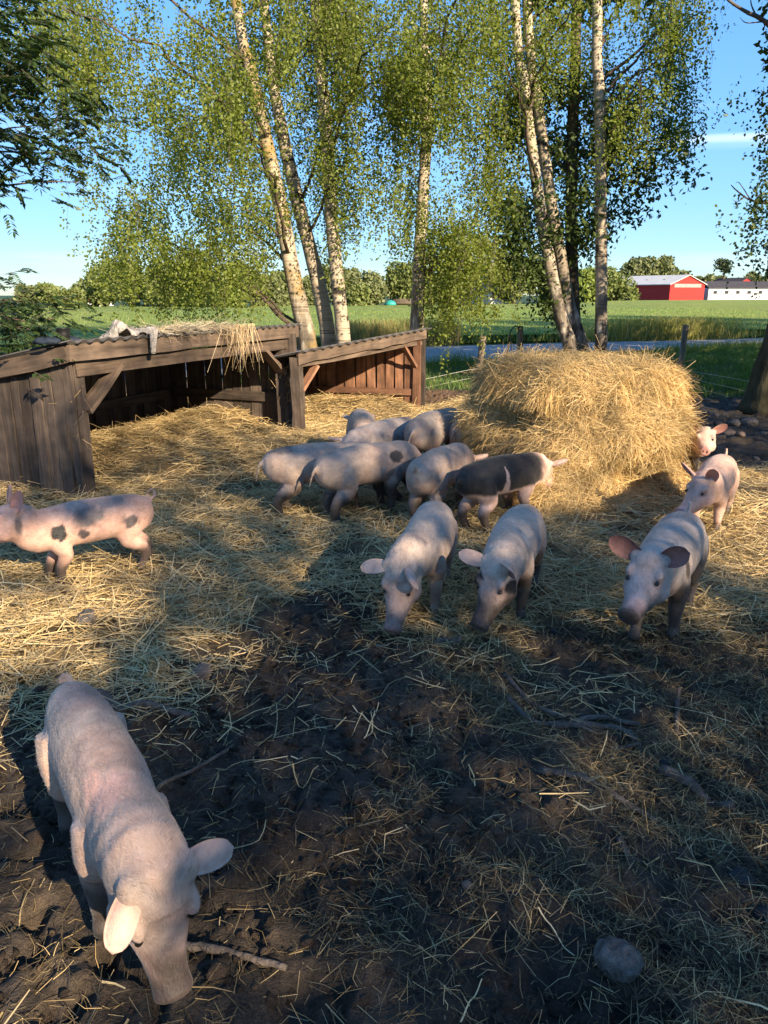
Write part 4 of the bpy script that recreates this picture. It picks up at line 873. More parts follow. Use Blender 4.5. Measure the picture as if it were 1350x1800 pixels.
make_tree('upright grey birch standing alone right of the clump', 'birch_tree', tp([(1054, 690), (1056, 612), (1057, 450), (1056, 300), (1053, 150), (1050, 0)], 13.4, 14), [.12, .105, .095, .09, .085, .075, .03], M['birch'], M['leaf_birch'], .048,
    [strs(crown_from(pF, 13.3, 1.0, 620, 471, .47)), strs(crown_from([(1195, -60), (1240, -60), (1236, 30), (1225, 45), (1205, 0)], 12.5, .2, 40, 473, .2), (.15, .35))], upper=[(3.6, 13.4, 8.6, 2.1, 2.4, 5500), (3.6, 13.4, 11, 1.5, 2, 2500)], nb=8, bark_top=3.0)
# the broad-leaved tree inside the clump
pG = [(870, 180), (960, 110), (1090, 130), (1170, 180), (1205, 270), (1180, 330), (1130, 360), (1100, 410), (1050, 450), (1000, 440), (1000, 520), (960, 545), (930, 490), (870, 460), (850, 340)]
stG = crown_from(pG, 14.6, .9, 1300, 481, .46, 1/45)
make_tree('dark broad-leaved tree with a brown stem inside the birch clump', 'broadleaf_tree', tp([(1016, 690), (1012, 610), (1006, 500), (1004, 380), (1006, 250), (1012, 100), (1014, 0)], 14.4, 12), [.13, .12, .11, .105, .10, .09, .08, .03], M['bark'], M['leaf_dark'], .105,
    [(stG, (.15, .4), .030, .10, .25, 1.0), (crown_from([(930, 440), (1000, 440), (1000, 560), (960, 560), (935, 500)], 13.9, .3, 70, 483, .3), (.15, .35), .03, .08, .8, .4)], upper=[(3.4, 14.4, 7.8, 1.9, 2.0, 3500)], nb=12, wr=.5, twig_share=.15)
# rowan at the left edge: feathered leaves
def rowan():
    Yr = 6.8; base = np.array([-5.2, 7.2, -.05]); root = thing('rowan_tree', 'rowan with feathery leaves reaching in at the left edge', 'tree', base, 0, 'trees round the yard')
    T = curve_pts([(0, 0, 0), (.1, 0, 1.4), (.35, -.1, 2.8), (.5, -.2, 4.4), (.5, -.2, 6)], 24)
    ob('trunk', trunk_mesh(T, np.linspace(.13, .04, 24), 12, 6), M['bark'], root); allP = []; allD = []; RP = []; RD = []
    groups = [([(-80, 40), (40, 70), (110, 160), (150, 240), (160, 300), (130, 340), (70, 290), (-80, 270)], 420), ([(-80, 280), (10, 290), (5, 340), (-80, 340)], 30), ([(-80, 500), (40, 505), (95, 545), (110, 565), (60, 590), (-80, 600)], 170), ([(-60, -60), (60, -60), (40, 60), (-60, 60)], 60)]
    for poly, cnt in groups:
        st = crown_from(poly, Yr, .45, cnt, 491, .36, 1/40)
        for s in st:
            d = unit(np.array([rng.normal(.5, .6), rng.normal(0, .6), rng.normal(-.35, .35)])); ln = rng.uniform(.13, .2); RP.append(s-base); RD.append(d*ln); sd = unit(np.cross(d, [0, 0, 1])); 
            for q in np.linspace(.2, 1, 7):
                for sg in (-1, 1):
                    allP.append(s-base+d*ln*q); allD.append(sd*sg+d*.5+np.array([0, 0, rng.normal(-.25, .1)]))
            allP.append(s-base+d*ln); allD.append(d)
    for c, r, n in (((-.5, .1, 3.6), 1.3, 5200), ((-.2, 0, 5.2), 1.3, 4200)):
        u = unit(rng.normal(size=(n, 3)))*rng.random((n, 1))**.4*r+np.array(c); allP += list(u); allD += list(rng.normal(size=(n, 3)))
    P = np.array(allP); v, f = leaves(P, np.array(allD), .066*rng.uniform(.8, 1.15, len(P)), .44, .15, np.tile([0, 0, 1.], (len(P), 1))+.3*rng.normal(size=(len(P), 3))); ob('crown', mesh('crown', v, f), M['leaf_rowan'], root)
    RP = np.array(RP); RD = np.array(RD); v, f, _ = ribbons(RP, RD, np.linalg.norm(RD, axis=1), np.full(len(RP), .005), .05, None, 1); tag(ob('twigs', mesh('twigs', v, f), M['twig'], root), kind='stuff')
    for tgt in (aty(130, 270, Yr), aty(70, 220, Yr), aty(140, 320, Yr), aty(50, 130, Yr), aty(95, 560, Yr), aty(40, 530, Yr), aty(60, 580, Yr), aty(20, 300, Yr)):
        t_ = tgt-base; q = T[np.argmin(np.abs(T[:, 2]-(t_[2]*.8+.1)))]; Pb = curve_pts([q, (q*2+t_)/3+[.05, .1, .18], (q+2*t_)/3+[0, -.05, .12], t_], 9); Pb[1:-1] += rng.normal(0, .02, (7, 3)); ob('branch', mesh('branch', *tube(Pb, np.linspace(.022, .004, 9), 6), None, True), M['twig'], root)
rowan()
# the big dark tree at the right edge
tb = gnd(1342, 722)
def right_tree():
    root = thing('old_tree', 'thick dark mossy trunk at the right edge of the yard', 'tree', tb, 0, 'trees round the yard')
    T = curve_pts([(0, 0, -.05), (.06, 0, .5), (.20, 0, 1.3), (.42, 0, 2.6), (.62, .1, 4.4), (.7, .2, 7), (.6, .3, 9)], 30); R = np.interp(np.linspace(0, 1, 30), [0, .08, .3, 1], [.36, .29, .25, .06])
    ob('trunk', trunk_mesh(T, R, 16, 9), M['moss_bark'], root)
    st = np.concatenate([crown_from([(1322, 150), (1450, 120), (1450, 330), (1345, 320), (1300, 215)], 11.2, .6, 120, 501, .40), crown_from([(1335, 320), (1450, 300), (1450, 480), (1345, 440), (1315, 425)], 11.2, .5, 130, 503, .38)])
    P, D, td, tl = strands(st, (.2, .6), .028, .05, .04); P2 = unit(rng.normal(size=(26000, 3)))*rng.random((26000, 1))**.4*np.array([2.3, 2.3, 2.6])+tb+np.array([1.9, .3, 5.6])
    P = np.concatenate([P, P2]); D = np.concatenate([D, rng.normal(size=(26000, 3))]); sz = np.concatenate([np.full(len(P)-26000, .055), np.full(26000, .11)])
    px, py = proj(P[:, 0], P[:, 1], P[:, 2]); edge_ = 1322-18*np.sin(py/60.); k = (px > edge_) | (np.arange(len(P)) < len(P)-26000); P = P[k]; D = D[k]; sz = sz[k]
    v, f = leaves(P-tb, D, sz); ob('crown', mesh('crown', v, f), M['leaf_dark'], root)
    for pts, r0 in (((( 1420, 120), (1350, 42), (1310, 20), (1280, 0), (1250, -30)), .035), (((1420, 350), (1360, 358), (1320, 352), (1295, 335), (1285, 325)), .022), (((1310, 345), (1295, 355), (1288, 350)), .008), (((1320, 352), (1300, 322), (1293, 322)), .008), (((1345, 358), (1325, 335), (1318, 325)), .008), (((1330, 30), (1320, 5), (1322, -20)), .012), (((1340, 38), (1312, 40), (1300, 30)), .010)):
        Pb = curve_pts([aty(*q, 11.4)-tb for q in pts], 12); ob('branch', mesh('branch', *tube(Pb, np.linspace(r0, r0*.25, 12), 6, None, .15), None, True), M['bark'], root)
right_tree()
# tall trees out of the picture on the right and behind the viewer, which shade the yard and the verge
def shade_tree(label, base, h, rx, cnt, zc=.62, cull=None, size=.13):
    base = np.array([base[0], base[1], 0.]); root = thing('yard_tree', label, 'tree', base, 0, 'trees outside the picture')
    T = curve_pts([(0, 0, -.05), (.08, .05, h*.3), (-.05, .1, h*.6), (.0, 0, h*.92)], 20); ob('trunk', trunk_mesh(T, np.linspace(.17, .04, 20), 10, h), M['bark'], root)
    u = unit(rng.normal(size=(cnt, 3)))*rng.random((cnt, 1))**.38*np.array([rx, rx, h*(1-zc)])+np.array([0, 0, h*zc]); u = u[u[:, 2] > .9]
    if cull is not None: u = u[~cull(u+base)]
    v, f = leaves(u, rng.normal(size=(len(u), 3)), size*rng.uniform(.7, 1.3, len(u))); ob('crown', mesh('crown', v, f), M['leaf_dark'], root)
    for k in range(7):
        a = rng.uniform(0, 2*math.pi); q = T[8+k]; e = q+np.array([math.cos(a)*rx*.7, math.sin(a)*rx*.7, h*.12]); ob('branch', mesh('branch', *tube(curve_pts([q, (q+e)/2+[0, 0, .1], e], 7), np.linspace(.04, .01, 7), 6), None, True), M['bark'], root)
    return root
LIT = []      # (shadow spot x, y, radius, strength): crown leaves over these spots are cut away for sun patches
def lit(p, r, k=1.0): p = np.asarray(p, float); LIT.append((p[0]-SH[0]*p[2]/TE, p[1]-SH[1]*p[2]/TE, r, k))
for th in np.linspace(-2.15, .3, 9):
    for v in np.linspace(.12, .98, 9):
        p = bale_surf(np.array([th]), np.array([v]))[0]+BALE; lit(p, .24)
for px in range(1225, 1500, 45):
    for py in range(845, 1030, 40):
        if py < 985+(px-1225)*.2: lit(gnd(px, py), .34)
for z in (.15, .35): lit(gnd(1250, 870)+np.array([0, 0, z]), .3); lit(gnd(1270, 850)+np.array([0, .2, z]), .3)
for s in np.linspace(0, 1.6, 8):
    for z in (.05, .3, .6, .9): lit(R2+W2*s+UPZ*z, .3)
for px, py in ((560, 725), (600, 735), (640, 730), (690, 735), (720, 735), (770, 700), (800, 715), (830, 690), (780, 730), (545, 745), (570, 760)): lit(gnd(px, py), .32)
for px, py, r in ((30, 1065, .15), (100, 1075, .14), (180, 1050, .13), (20, 1130, .13), (90, 1140, .13), (150, 1165, .10), (40, 990, .10), (130, 1010, .12), (230, 1000, .10), (235, 1075, .08), (420, 1145, .11), (330, 1130, .06), (10, 1250, .08), (20, 1390, .13), (60, 1450, .08), (40, 1600, .12), (110, 1640, .10), (20, 1700, .11), (90, 1740, .09), (300, 1640, .05), (480, 1690, .05), (550, 1470, .05), (900, 1390, .05), (600, 1480, .04), (440, 1560, .05), (850, 1600, .04), (240, 770, .12)): lit(gnd(px, py), r*1.5+.03, .85)
for px, py, z, r in ((120, 945, .3, .13), (200, 930, .3, .13), (245, 930, .3, .12), (90, 980, .15, .1), (150, 1400, .42, .10), (120, 1300, .42, .09), (90, 1480, .35, .08), (150, 1540, .42, .10), (190, 1580, .42, .06), (260, 1740, .25, .09), (290, 1770, .1, .1), (230, 1560, .42, .05), (90, 1600, .3, .05),
    (20, 660, .95, .12), (70, 670, .9, .10), (10, 740, .7, .08), (90, 700, .8, .07), (60, 620, 1.1, .1), (200, 600, 1.2, .12), (440, 700, .5, .15), (420, 720, .4, .12), (300, 600, 1.2, .08), (620, 760, .35, .1), (590, 610, 1.0, .15), (650, 600, 1.0, .15)):
    lit(gnd(px, py, z), r*1.15+.02, .9)
LA = np.array(LIT)
def cull_lit(P):  # carves gaps into the unseen crowns to shape where sun falls
    g0 = P[:, 0]-SH[0]*P[:, 2]/TE; g1 = P[:, 1]-SH[1]*P[:, 2]/TE
    w = .10*(fbm(g0*5, g1*5, 601, 2)-.5); out = np.zeros(len(P), bool)
    for x, y, r, k in LA: out |= (np.hypot(g0-x, g1-y) < r+w) & (rng.random(len(P)) < .97)
    return out
PE = np.array([-SH[1], SH[0]])
for i, (b_, a_, h_) in enumerate(((-6.5, 12.5, 10.8), (-3.4, 12.0, 10.2), (-.3, 12.6, 10.4), (2.8, 12.0, 10.0), (6.0, 12.6, 9.6), (9.2, 12.2, 9.2))):
    q = SH*a_+PE*b_; shade_tree('unseen broad tree behind the viewer, crown gapped for sun patches, %s along the yard edge' % ('first', 'second', 'third', 'fourth', 'fifth', 'sixth')[i], q, h_, 2.6, 12200, .58, cull_lit)
for i, (x_, y_, h_) in enumerate(((11.5, 7.5, 9), (13.5, 11, 11), (17, 14, 13), (22, 18, 15), (27, 21, 16), (33, 24, 17))):
    shade_tree('tall tree beyond the right edge, %s along the verge' % ('first', 'second', 'third', 'fourth', 'fifth', 'sixth')[i], (x_, y_), h_, 3.3, 9000, .55, None, .24)

# ------------------------------------------------------------------ road, field, verge, far things
def gl(px, py, z=0): return gnd(px, py, z)
n1, n2_ = gl(745, 642), gl(1350, 606); f1, f2 = gl(745, 612), gl(1350, 597)
def ext(a, b, t): return a+(b-a)*t
V = []; m = 60
for k in range(m+1):
    t = -2.5+7*k/m
    for q in (ext(n1, n2_, t), ext(f1, f2, t)): V.append([q[0], q[1]+.12*math.sin(k*1.3), .055])
road = ob('road', mesh('road', np.array(V), [[2*k, 2*k+2, 2*k+3, 2*k+1] for k in range(m)]), M['road']); tag(road, kind='structure')
def far_line(x): return np.interp(x, [-300, -60, -20, 20, 60, 140, 400], [78, 84, 95, 120, 200, 262, 300])
m, nt, b, o = new_mat('green_crop'); g = nt.nodes.new('ShaderNodeNewGeometry'); mp = nt.nodes.new('ShaderNodeMapping'); mp.inputs['Scale'].default_value = (.9, .12, 1); nt.links.new(g.outputs['Position'], mp.inputs[0])
n1_ = noise(nt, 1.2, 6, mp.outputs[0], .7); n2 = noise(nt, .06, 3, g.outputs['Position']); n3_ = noise(nt, 6, 4, g.outputs['Position'], .7)
c = ramp(nt, n1_, [(.3, (.18, .235, .06)), (.7, (.32, .365, .11))]); c = mixc(nt, c, ramp(nt, n2, [(.4, (.85, .95, .9)), (.6, (1.15, 1.05, .9))]), 1., 'MULTIPLY'); c = mixc(nt, c, ramp(nt, n3_, [(.35, (.7, .75, .7)), (.65, (1.2, 1.2, 1.2))]), 1., 'MULTIPLY')
nt.links.new(c, b.inputs['Base Color']); b.inputs['Roughness'].default_value = .8; b.inputs['Specular IOR Level'].default_value = .1; bump(nt, b, n3_, 1.0, .25); M['field'] = m
fx = np.concatenate([np.linspace(-320, -30, 30), np.linspace(-28, 40, 70), np.linspace(44, 420, 40)]); V = []; fy = np.linspace(0, 1, 60)**2
slope = (f2[1]-f1[1])/(f2[0]-f1[0])
def field_near(x): return f1[1]+(x-f1[0])*slope+1.4
for t in fy:
    y0 = field_near(fx); y1 = far_line(fx); yy = y0+(y1-y0)*t
    V.append(np.stack([fx, yy, .30+.10*(fbm(fx*.3, yy*.3, 701)-.5)+.0*yy], 1))
V = np.array(V); ii = np.arange(V.shape[0]*V.shape[1]).reshape(V.shape[:2]); F = np.stack([ii[:-1, :-1], ii[:-1, 1:], ii[1:, 1:], ii[1:, :-1]], -1).reshape(-1, 4)
tag(ob('field', mesh('field', V, F, None, True), M['field']), kind='structure')
def blades(x, y, z, Lr, W, lean, col, name, label, cat='grass'):
    n = len(x); D = np.stack([rng.normal(0, lean, n), rng.normal(0, lean, n), np.ones(n)], 1); L = rng.uniform(*Lr, n)
    v, f, c = ribbons(np.stack([x, y, z], 1), D, L, W, .12, col, 2, np.tile([0, -1., .2], (n, 1))+.6*rng.normal(size=(n, 3)))
    return tag(ob(name, mesh(name, v, f, c), M['grass']), label, cat, kind='stuff')
def gcol(n, a=(.09, .17, .03), b=(.16, .22, .06), c=(.30, .26, .11), dry=.1):
    w = rng.random((n, 1)); q = np.array(a)*(1-w)+np.array(b)*w; k = rng.random((n, 1)) < dry; return np.where(k, np.array(c), q)*(.7+.6*rng.random((n, 1)))
# verge grass between the fence and the road
n = 90000; x = rng.uniform(-3, 13, n); y = rng.uniform(11.5, 26, n); k = (grass_amt(x, y) > rng.random(n)*.9+.05) & (y < n1[1]+(x-n1[0])*((n2_[1]-n1[1])/(n2_[0]-n1[0]))-.15); x, y = x[k], y[k]
tall = sst(.5, .7, fbm(x*.6, y*.6, 711)); edge_r = sst(2.6, .4, n1[1]+(x-n1[0])*((n2_[1]-n1[1])/(n2_[0]-n1[0]))-y)
L = .08+.12*tall+.13*edge_r*rng.random(len(x)); D = np.stack([rng.normal(0, .35, len(x)), rng.normal(0, .35, len(x)), np.ones(len(x))], 1)
v, f, c = ribbons(np.stack([x, y, ground_h(x, y)-.01], 1), D, L*rng.uniform(.6, 1.3, len(x)), rng.uniform(.006, .012, len(x)), .18, gcol(len(x), dry=.06)*(1+.5*edge_r[:, None]*np.array([1.2, .6, .8])), 2, np.tile([0, -1., .2], (len(x), 1))+.6*rng.normal(size=(len(x), 3)))
tag(ob('verge_grass', mesh('verge_grass', v, f, c), M['grass']), 'green grass of the verge between wire fence and road', 'grass', kind='stuff')
# crop edge beyond the road
n = 90000; x = rng.uniform(-26, 32, n); t = rng.random(n)**2.2; y = field_near(x)-.9*(rng.random(n) < .12)*rng.random(n)+t*45
v_ = rng.uniform(.30, .55, n)
blades(x, y, np.zeros(n)+.05, (.18, .36), .010+.0007*(y-20), .2, gcol(n, (.15, .24, .06), (.24, .33, .09), (.34, .32, .14), .05), 'crop', 'tall green cereal crop along the field edge', 'crop')
n = 9000; x = rng.normal(10.2, 1.3, n); y = field_near(x)-.5+rng.normal(0, .35, n); blades(x, y, np.zeros(n)+.03, (.3, .85), rng.uniform(.008, .018, n), .25, gcol(n, (.26, .26, .05), (.38, .36, .10), (.42, .36, .15), .3), 'tall_weeds', 'clump of yellow-green weeds at the road edge right', 'weeds')
n = 5000; x = rng.uniform(-1.5, 2.4, n); y = field_near(x)-.6+rng.normal(0, .4, n); blades(x, y, np.zeros(n)+.03, (.3, .9), rng.uniform(.008, .016, n), .2, gcol(n, (.16, .2, .06), (.3, .28, .1), (.40, .28, .12), .3), 'roadside_weeds', 'dry roadside weeds below the leafy birch skirt', 'weeds')

# far trees
ORD = ['first', 'second', 'third', 'fourth', 'fifth', 'sixth', 'seventh', 'eighth', 'ninth', 'tenth', 'eleventh', 'twelfth', 'thirteenth', 'fourteenth', 'fifteenth', 'sixteenth', 'seventeenth', 'eighteenth']
def far_tree(label, px, top, Yd, wpx, mt, group, n=2600, base_py=None, leaf=None, lobes=9, cz=.55):
    c = aty(px, top, Yd); h = c[2]+.0; w = wpx*Yd/FPX/2; base = np.array([c[0], Yd, 0.]); root = thing('far_tree', label, 'tree', base, 0, group)
    ob('trunk', mesh('trunk', *tube(np.array([(0, 0, -.2), (.05*w, 0, h*.3), (0, 0, h*.75)]), [w*.09+.1, w*.07+.06, .05], 7), None, True), M['bark'], root)
    leaf = leaf or Yd*.0042; P = []
    for k in range(lobes):
        lz = h*rng.uniform(.16, .86); env = math.sqrt(max(.05, 1-((lz/h-.45)/.6)**2)); a = rng.uniform(0, 2*math.pi); rr = w*env*rng.uniform(.25, .72); r = w*rng.uniform(.30, .52)
        m_ = n//lobes; u = unit(rng.normal(size=(m_, 3)))*rng.uniform(.72, 1.05, (m_, 1))*np.array([r, r, min(r, h*.24)])+np.array([math.cos(a)*rr, math.sin(a)*rr, lz]); P.append(u)
    P.append(unit(rng.normal(size=(n//4, 3)))*rng.random((n//4, 1))**.4*np.array([w*.8, w*.8, h*.42])+np.array([0, 0, h*.48]))
    P = np.concatenate(P); P = P[(P[:, 2] > .1) & (P[:, 2] < h*1.02)]
    v, f = leaves(P, rng.normal(size=(len(P), 3)), leaf*rng.uniform(.6, 1.3, len(P)), .9); ob('crown', mesh('crown', v, f), mt, root)
    return root
g1 = 'tree line across the field'
row = [(175, 470, 92, 90, 0), (225, 462, 96, 90, 2), (275, 458, 94, 80, 0), (325, 452, 98, 80, 0), (375, 462, 94, 70, 2), (418, 448, 98, 80, 0), (402, 500, 88, 60, 2), (462, 478, 100, 70, 1), (505, 470, 104, 70, 0), (545, 480, 104, 60, 1), (585, 466, 106, 60, 1), (622, 460, 108, 66, 1), (660, 478, 108, 60, 1), (700, 460, 112, 74, 0), (745, 476, 114, 60, 0), (630, 500, 103, 46, 0), (340, 500, 90, 60, 2), (480, 512, 100, 50, 1)]
mts = [M['leaf_far'], M['leaf_far2'], M['leaf_far3']]
order = np.argsort([r[0] for r in row])
for q, i in enumerate(order):
    r = row[i]; far_tree('%s tree from the left in the tree line beyond the field' % ORD[q], r[0], r[1], r[2], r[3], mts[r[4]], g1, 2600)
far_tree('round olive bush at the far left edge of the field', 88, 502, 84, 64, M['leaf_far'], 'bushes at the far left', 1800)
far_tree('low bush on the far left, left of the round olive one', 45, 494, 90, 46, M['leaf_far2'], 'bushes at the far left', 1500)
far_tree('small far bush right of the round olive one', 122, 508, 82, 40, M['leaf_far'], 'bushes at the far left', 1200)
far_tree('hazy grey-green tree behind the far left roofs', 148, 492, 150, 60, M['leaf_far2'], 'bushes at the far left', 1500)
g2 = 'trees left of the red barn'
for q, (px, tpy, Yd, w, k) in enumerate(((795, 470, 150, 70, 0), (850, 462, 165, 80, 0), (905, 452, 150, 90, 0), (955, 450, 155, 80, 0), (1030, 462, 160, 80, 2), (1010, 480, 150, 60, 2))):
    far_tree('%s of the tall trees between the white house and the barn' % ORD[q], px, tpy, Yd, w, mts[k], g2, 2400)
far_tree('rounded olive bush touching the left end of the red barn', 1085, 470, 200, 86, M['leaf_far'], g2, 2600)
far_tree('tall tree showing behind the left half of the barn roof', 1128, 452, 330, 70, M['leaf_far2'], 'trees behind the barn', 2200, cz=.7)
far_tree('tall tree showing behind the middle of the barn roof', 1166, 452, 335, 66, M['leaf_far2'], 'trees behind the barn', 2200)
for q, (px, tpy, w) in enumerate(((1205, 478, 40), (1240, 484, 36), (1262, 486, 36), (1300, 484, 40), (1326, 476, 34), (1350, 480, 40), (1385, 476, 50))):
    far_tree('%s dark tree from the left above the white stable roof' % ORD[q], px, tpy, 380, w, M['leaf_far2'], 'trees above the stable', 1000)
def pine():
    Yd = 340; c = aty(1275, 456, Yd); h = c[2]; base = np.array([c[0], Yd, 0]); root = thing('pine_tree', 'lone pine with a bare stem above the white stable', 'tree', base, 0)
    ob('trunk', mesh('trunk', *tube(np.array([(0, 0, 0), (.2, 0, h*.5), (0, 0, h*.92)]), [.55, .4, .15], 7), None, True), M['bark'], root); P = []
    for k in range(8):
        a = rng.uniform(0, 6.28); lz = h*rng.uniform(.66, .97); r = rng.uniform(.4, 3.0)*(1.05-abs(lz/h-.8)*2); P.append(rng.normal(size=(90, 3))*np.array([1.1, 1.1, .45])+np.array([math.cos(a)*r, math.sin(a)*r, lz]))
    P = np.concatenate(P); v, f = leaves(P, rng.normal(size=(len(P), 3)), 1.1, .6); ob('crown', mesh('crown', v, f), M['leaf_pine'], root)
pine()
# red barn
M['red'] = simple('red_barn_boards', (.46, .035, .03), .7, .2, .12, 1.5, .1); M['barnroof'] = simple('pale_metal_roof', (.50, .49, .47), .5, .4, .12, .5, .1); M['grey'] = simple('grey_panel', (.30, .28, .26), .7, .2, .2, 1, .1)
M['white'] = simple('white_render', (.72, .71, .68), .8, .2, .06, .6, .1); M['darkroof'] = simple('dark_tile_roof', (.06, .055, .06), .8, .2, .25, 1, .1); M['pane'] = simple('dark_window_pane', (.03, .035, .04), .2, .5, .1, 3, 0); M['navy'] = simple('dark_barn_door', (.03, .03, .045), .7, .3, .15, 2, .1); M['greyhouse'] = simple('grey_roof', (.22, .2, .2), .8, .2, .2, 1, .1)
def bx(name, c0, ux, uy, w, d, z0, z1, mt, parent):
    c0 = np.asarray(c0, float); V = [c0+ux*a+uy*b+np.array([0, 0, z]) for z in (z0, z1) for a, b in ((0, 0), (w, 0), (w, d), (0, d))]
    return ob(name, mesh(name, np.array(V), [[3, 2, 1, 0], [4, 5, 6, 7], [0, 1, 5, 4], [1, 2, 6, 5], [2, 3, 7, 6], [3, 0, 4, 7]]), mt, parent)
def gabled(root, c0, ux, uy, w, d, he, hr, mw, mr, over=.4):
    """walls from corner c0: gable along ux (width w), depth d along uy"""
    c0 = np.asarray(c0, float); Z_ = lambda z: np.array([0, 0, z])
    V = [c0, c0+ux*w, c0+ux*w+Z_(he), c0+ux*w/2+Z_(hr), c0+Z_(he)]; V += [v+uy*d for v in V]
    ob('wall', mesh('wall', np.array(V), [[0, 1, 2, 3, 4], [9, 8, 7, 6, 5], [0, 4, 9, 5], [1, 6, 7, 2], [0, 5, 6, 1]]), mw, root)
    sl = (hr-he)/(w/2); t = Z_(.25)
    for a, b, e in ((0, w/2, -1), (w, w/2, 1)):
        p = [c0+ux*(a+e*over)+Z_(he-sl*over+.05)-uy*over, c0+ux*b+Z_(hr+.05)-uy*over, c0+ux*b+Z_(hr+.05)+uy*(d+over), c0+ux*(a+e*over)+Z_(he-sl*over+.05)+uy*(d+over)]
        ob('roof', mesh('roof', np.array(p+[q+t for q in p]), [[3, 2, 1, 0], [4, 5, 6, 7], [0, 1, 5, 4], [1, 2, 6, 5], [2, 3, 7, 6], [3, 0, 4, 7]]), mr, root)
Yb = 255.; cl = aty(1176, 527, Yb); cl[2] = 0
ux = unit(np.array([.80, .60*.55, 0])); uy = np.array([-ux[1], ux[0], 0])
uyb = unit(np.array([-.62, 1.0, 0]))
def hq(py, Yd): return CAM_H+ray(675, py)[2]/ray(675, py)[1]*Yd
barn = thing('barn', 'red barn with pale metal roof at the far right of the field', 'barn', (0, 0, 0))
he, hr = hq(500, Yb), hq(484, Yb); wb = 14.2; db = 34
gabled(barn, cl, ux, uyb, wb, db, he, hr, M['red'], M['barnroof'], .5)
nx_ = np.array([ux[1], -ux[0], 0])
bx('vent_panel', cl+ux*1.6+nx_*.12, ux, -nx_, wb-3.2, .1, he-.9, he+.2, M['grey'], barn)
lw = np.array([-uyb[1], uyb[0], 0]); lw = lw if lw[0] < 0 else -lw
bx('door', cl+uyb*14+lw*.15, uyb, -lw, 18, .1, 0, he-.3, M['navy'], barn)
for k in range(4): bx('skylight', cl+ux*(wb*.22)+uyb*(5+7*k)+np.array([0, 0, he+(hr-he)*.44+.34]), ux, uyb, .9, 1.2, 0, .12, M['grey'], barn)
# white stable
stb = thing('stable', 'long white stable with a dark roof right of the barn', 'building', (0, 0, 0)); Ys = 262.; s0 = aty(1244, 527, Ys); s0[2] = 0; us = unit(np.array([1., .10, 0])); vs = np.array([-us[1], us[0], 0])
hs1, hs2 = hq(506, Ys), hq(497, Ys); bx('wall', s0, us, vs, 44, 11, 0, hs1, M['white'], stb)
p = [s0-us*.4-vs*.5+UPZ*(hs1-.1), s0+us*44.4-vs*.5+UPZ*(hs1-.1), s0+us*44.4+vs*5.5+UPZ*(hs2+.3), s0-us*.4+vs*5.5+UPZ*(hs2+.3), s0+us*44.4+vs*11.5+UPZ*(hs1-.1), s0-us*.4+vs*11.5+UPZ*(hs1-.1)]
p2 = [q+UPZ*.3 for q in p]; ob('roof', mesh('roof', np.array(p+p2), [[3, 2, 1, 0], [5, 4, 2, 3], [6, 7, 8, 9], [9, 8, 10, 11], [0, 1, 7, 6], [1, 2, 8, 7], [2, 4, 10, 8], [5, 3, 9, 11], [3, 0, 6, 9], [4, 5, 11, 10]]), M['darkroof'], stb)
for k in range(11):
    w = bx('window', s0+us*(1.6+3.9*k)-vs*.06, us, vs, 1.4, .1, hs1*.50, hs1*.78, M['grey'], stb); bx('pane', s0+us*(1.75+3.9*k)-vs*.10, us, vs, 1.1, .06, hs1*.53, hs1*.75, M['pane'], w)
fr = thing('farmhouse', 'small red gabled house roof showing above the stable', 'house', (0, 0, 0)); q = aty(1300, 500, 330); q[2] = 0; gabled(fr, q, unit(np.array([1, .1, 0])), unit(np.array([-.5, 1, 0])), 6, 14, hq(497, 330), hq(489, 330), M['red'], M['darkroof'])
for k in range(9):   # wrapped bales
    px = 986+7.6*k; q = aty(px, 530, 175.); bl = thing('silage_bale', '%s white wrapped silage bale from the left in the row behind the birch clump' % ORD[k], 'bale', (q[0], 175, 0), 0, 'row of wrapped bales')
    a = np.arange(16)*2*math.pi/16; R_ = [np.stack([.47*r*np.cos(a), np.full(16, yv), .72+.72*r*np.sin(a)], 1) for yv, r in ((-.62, .8), (-.6, .95), (-.5, 1), (.5, 1), (.6, .95))]; ob('wrap', mesh('wrap', *loft(R_), None, True), M['white'], bl)
for px, w, he_, hr_, lab, mw, mr, Yd in ((858, 46, 508, 488, 'pale house with grey roof glimpsed through the birch leaves', M['white'], M['greyhouse'], 150), (800, 34, 512, 496, 'white gable glimpsed left of the pale house through leaves', M['white'], M['greyhouse'], 160)):
    h_ = thing('house', lab, 'house', (0, 0, 0)); q = aty(px, 532, Yd); q[2] = 0; gabled(h_, q, unit(np.array([1, .25, 0])), unit(np.array([-.25, 1, 0])), w*Yd/FPX*.6, 9, hq(he_, Yd), hq(hr_, Yd), mw, mr)
    for k in range(2): bx('window', q+unit(np.array([1, .25, 0]))*(.7+1.5*k)+np.array([.02, -.1, 0]), unit(np.array([1, .25, 0])), unit(np.array([-.25, 1, 0])), .8, .08, 1.0, 2.0, M['pane'], h_)
hl = thing('low_building', 'low red and white building behind the far left bushes', 'building', (0, 0, 0)); q = aty(118, 536, 118.); q[2] = 0; bx('wall', q, XS, YS, 5.2, 5, 0, hq(531, 118), M['white'], hl); bx('roof', q-np.array([.2, .2, 0]), XS, YS, 5.6, 5.4, hq(531, 118), hq(527, 118), simple('brick_red', (.35, .09, .05), .8, .2, .15, 2, .1), hl)
q = aty(687, 541, 106.); q[2] = 0; v = unit(rng.normal(size=(60, 3)));
P = np.array([[.8*math.cos(a)*r, .6*math.sin(a)*r, z*.6] for z, r in ((0, 1.0), (.45, .9), (.8, .6), (1.0, .15)) for a in np.arange(14)*2*math.pi/14])+rng.normal(0, .05, (56, 3))
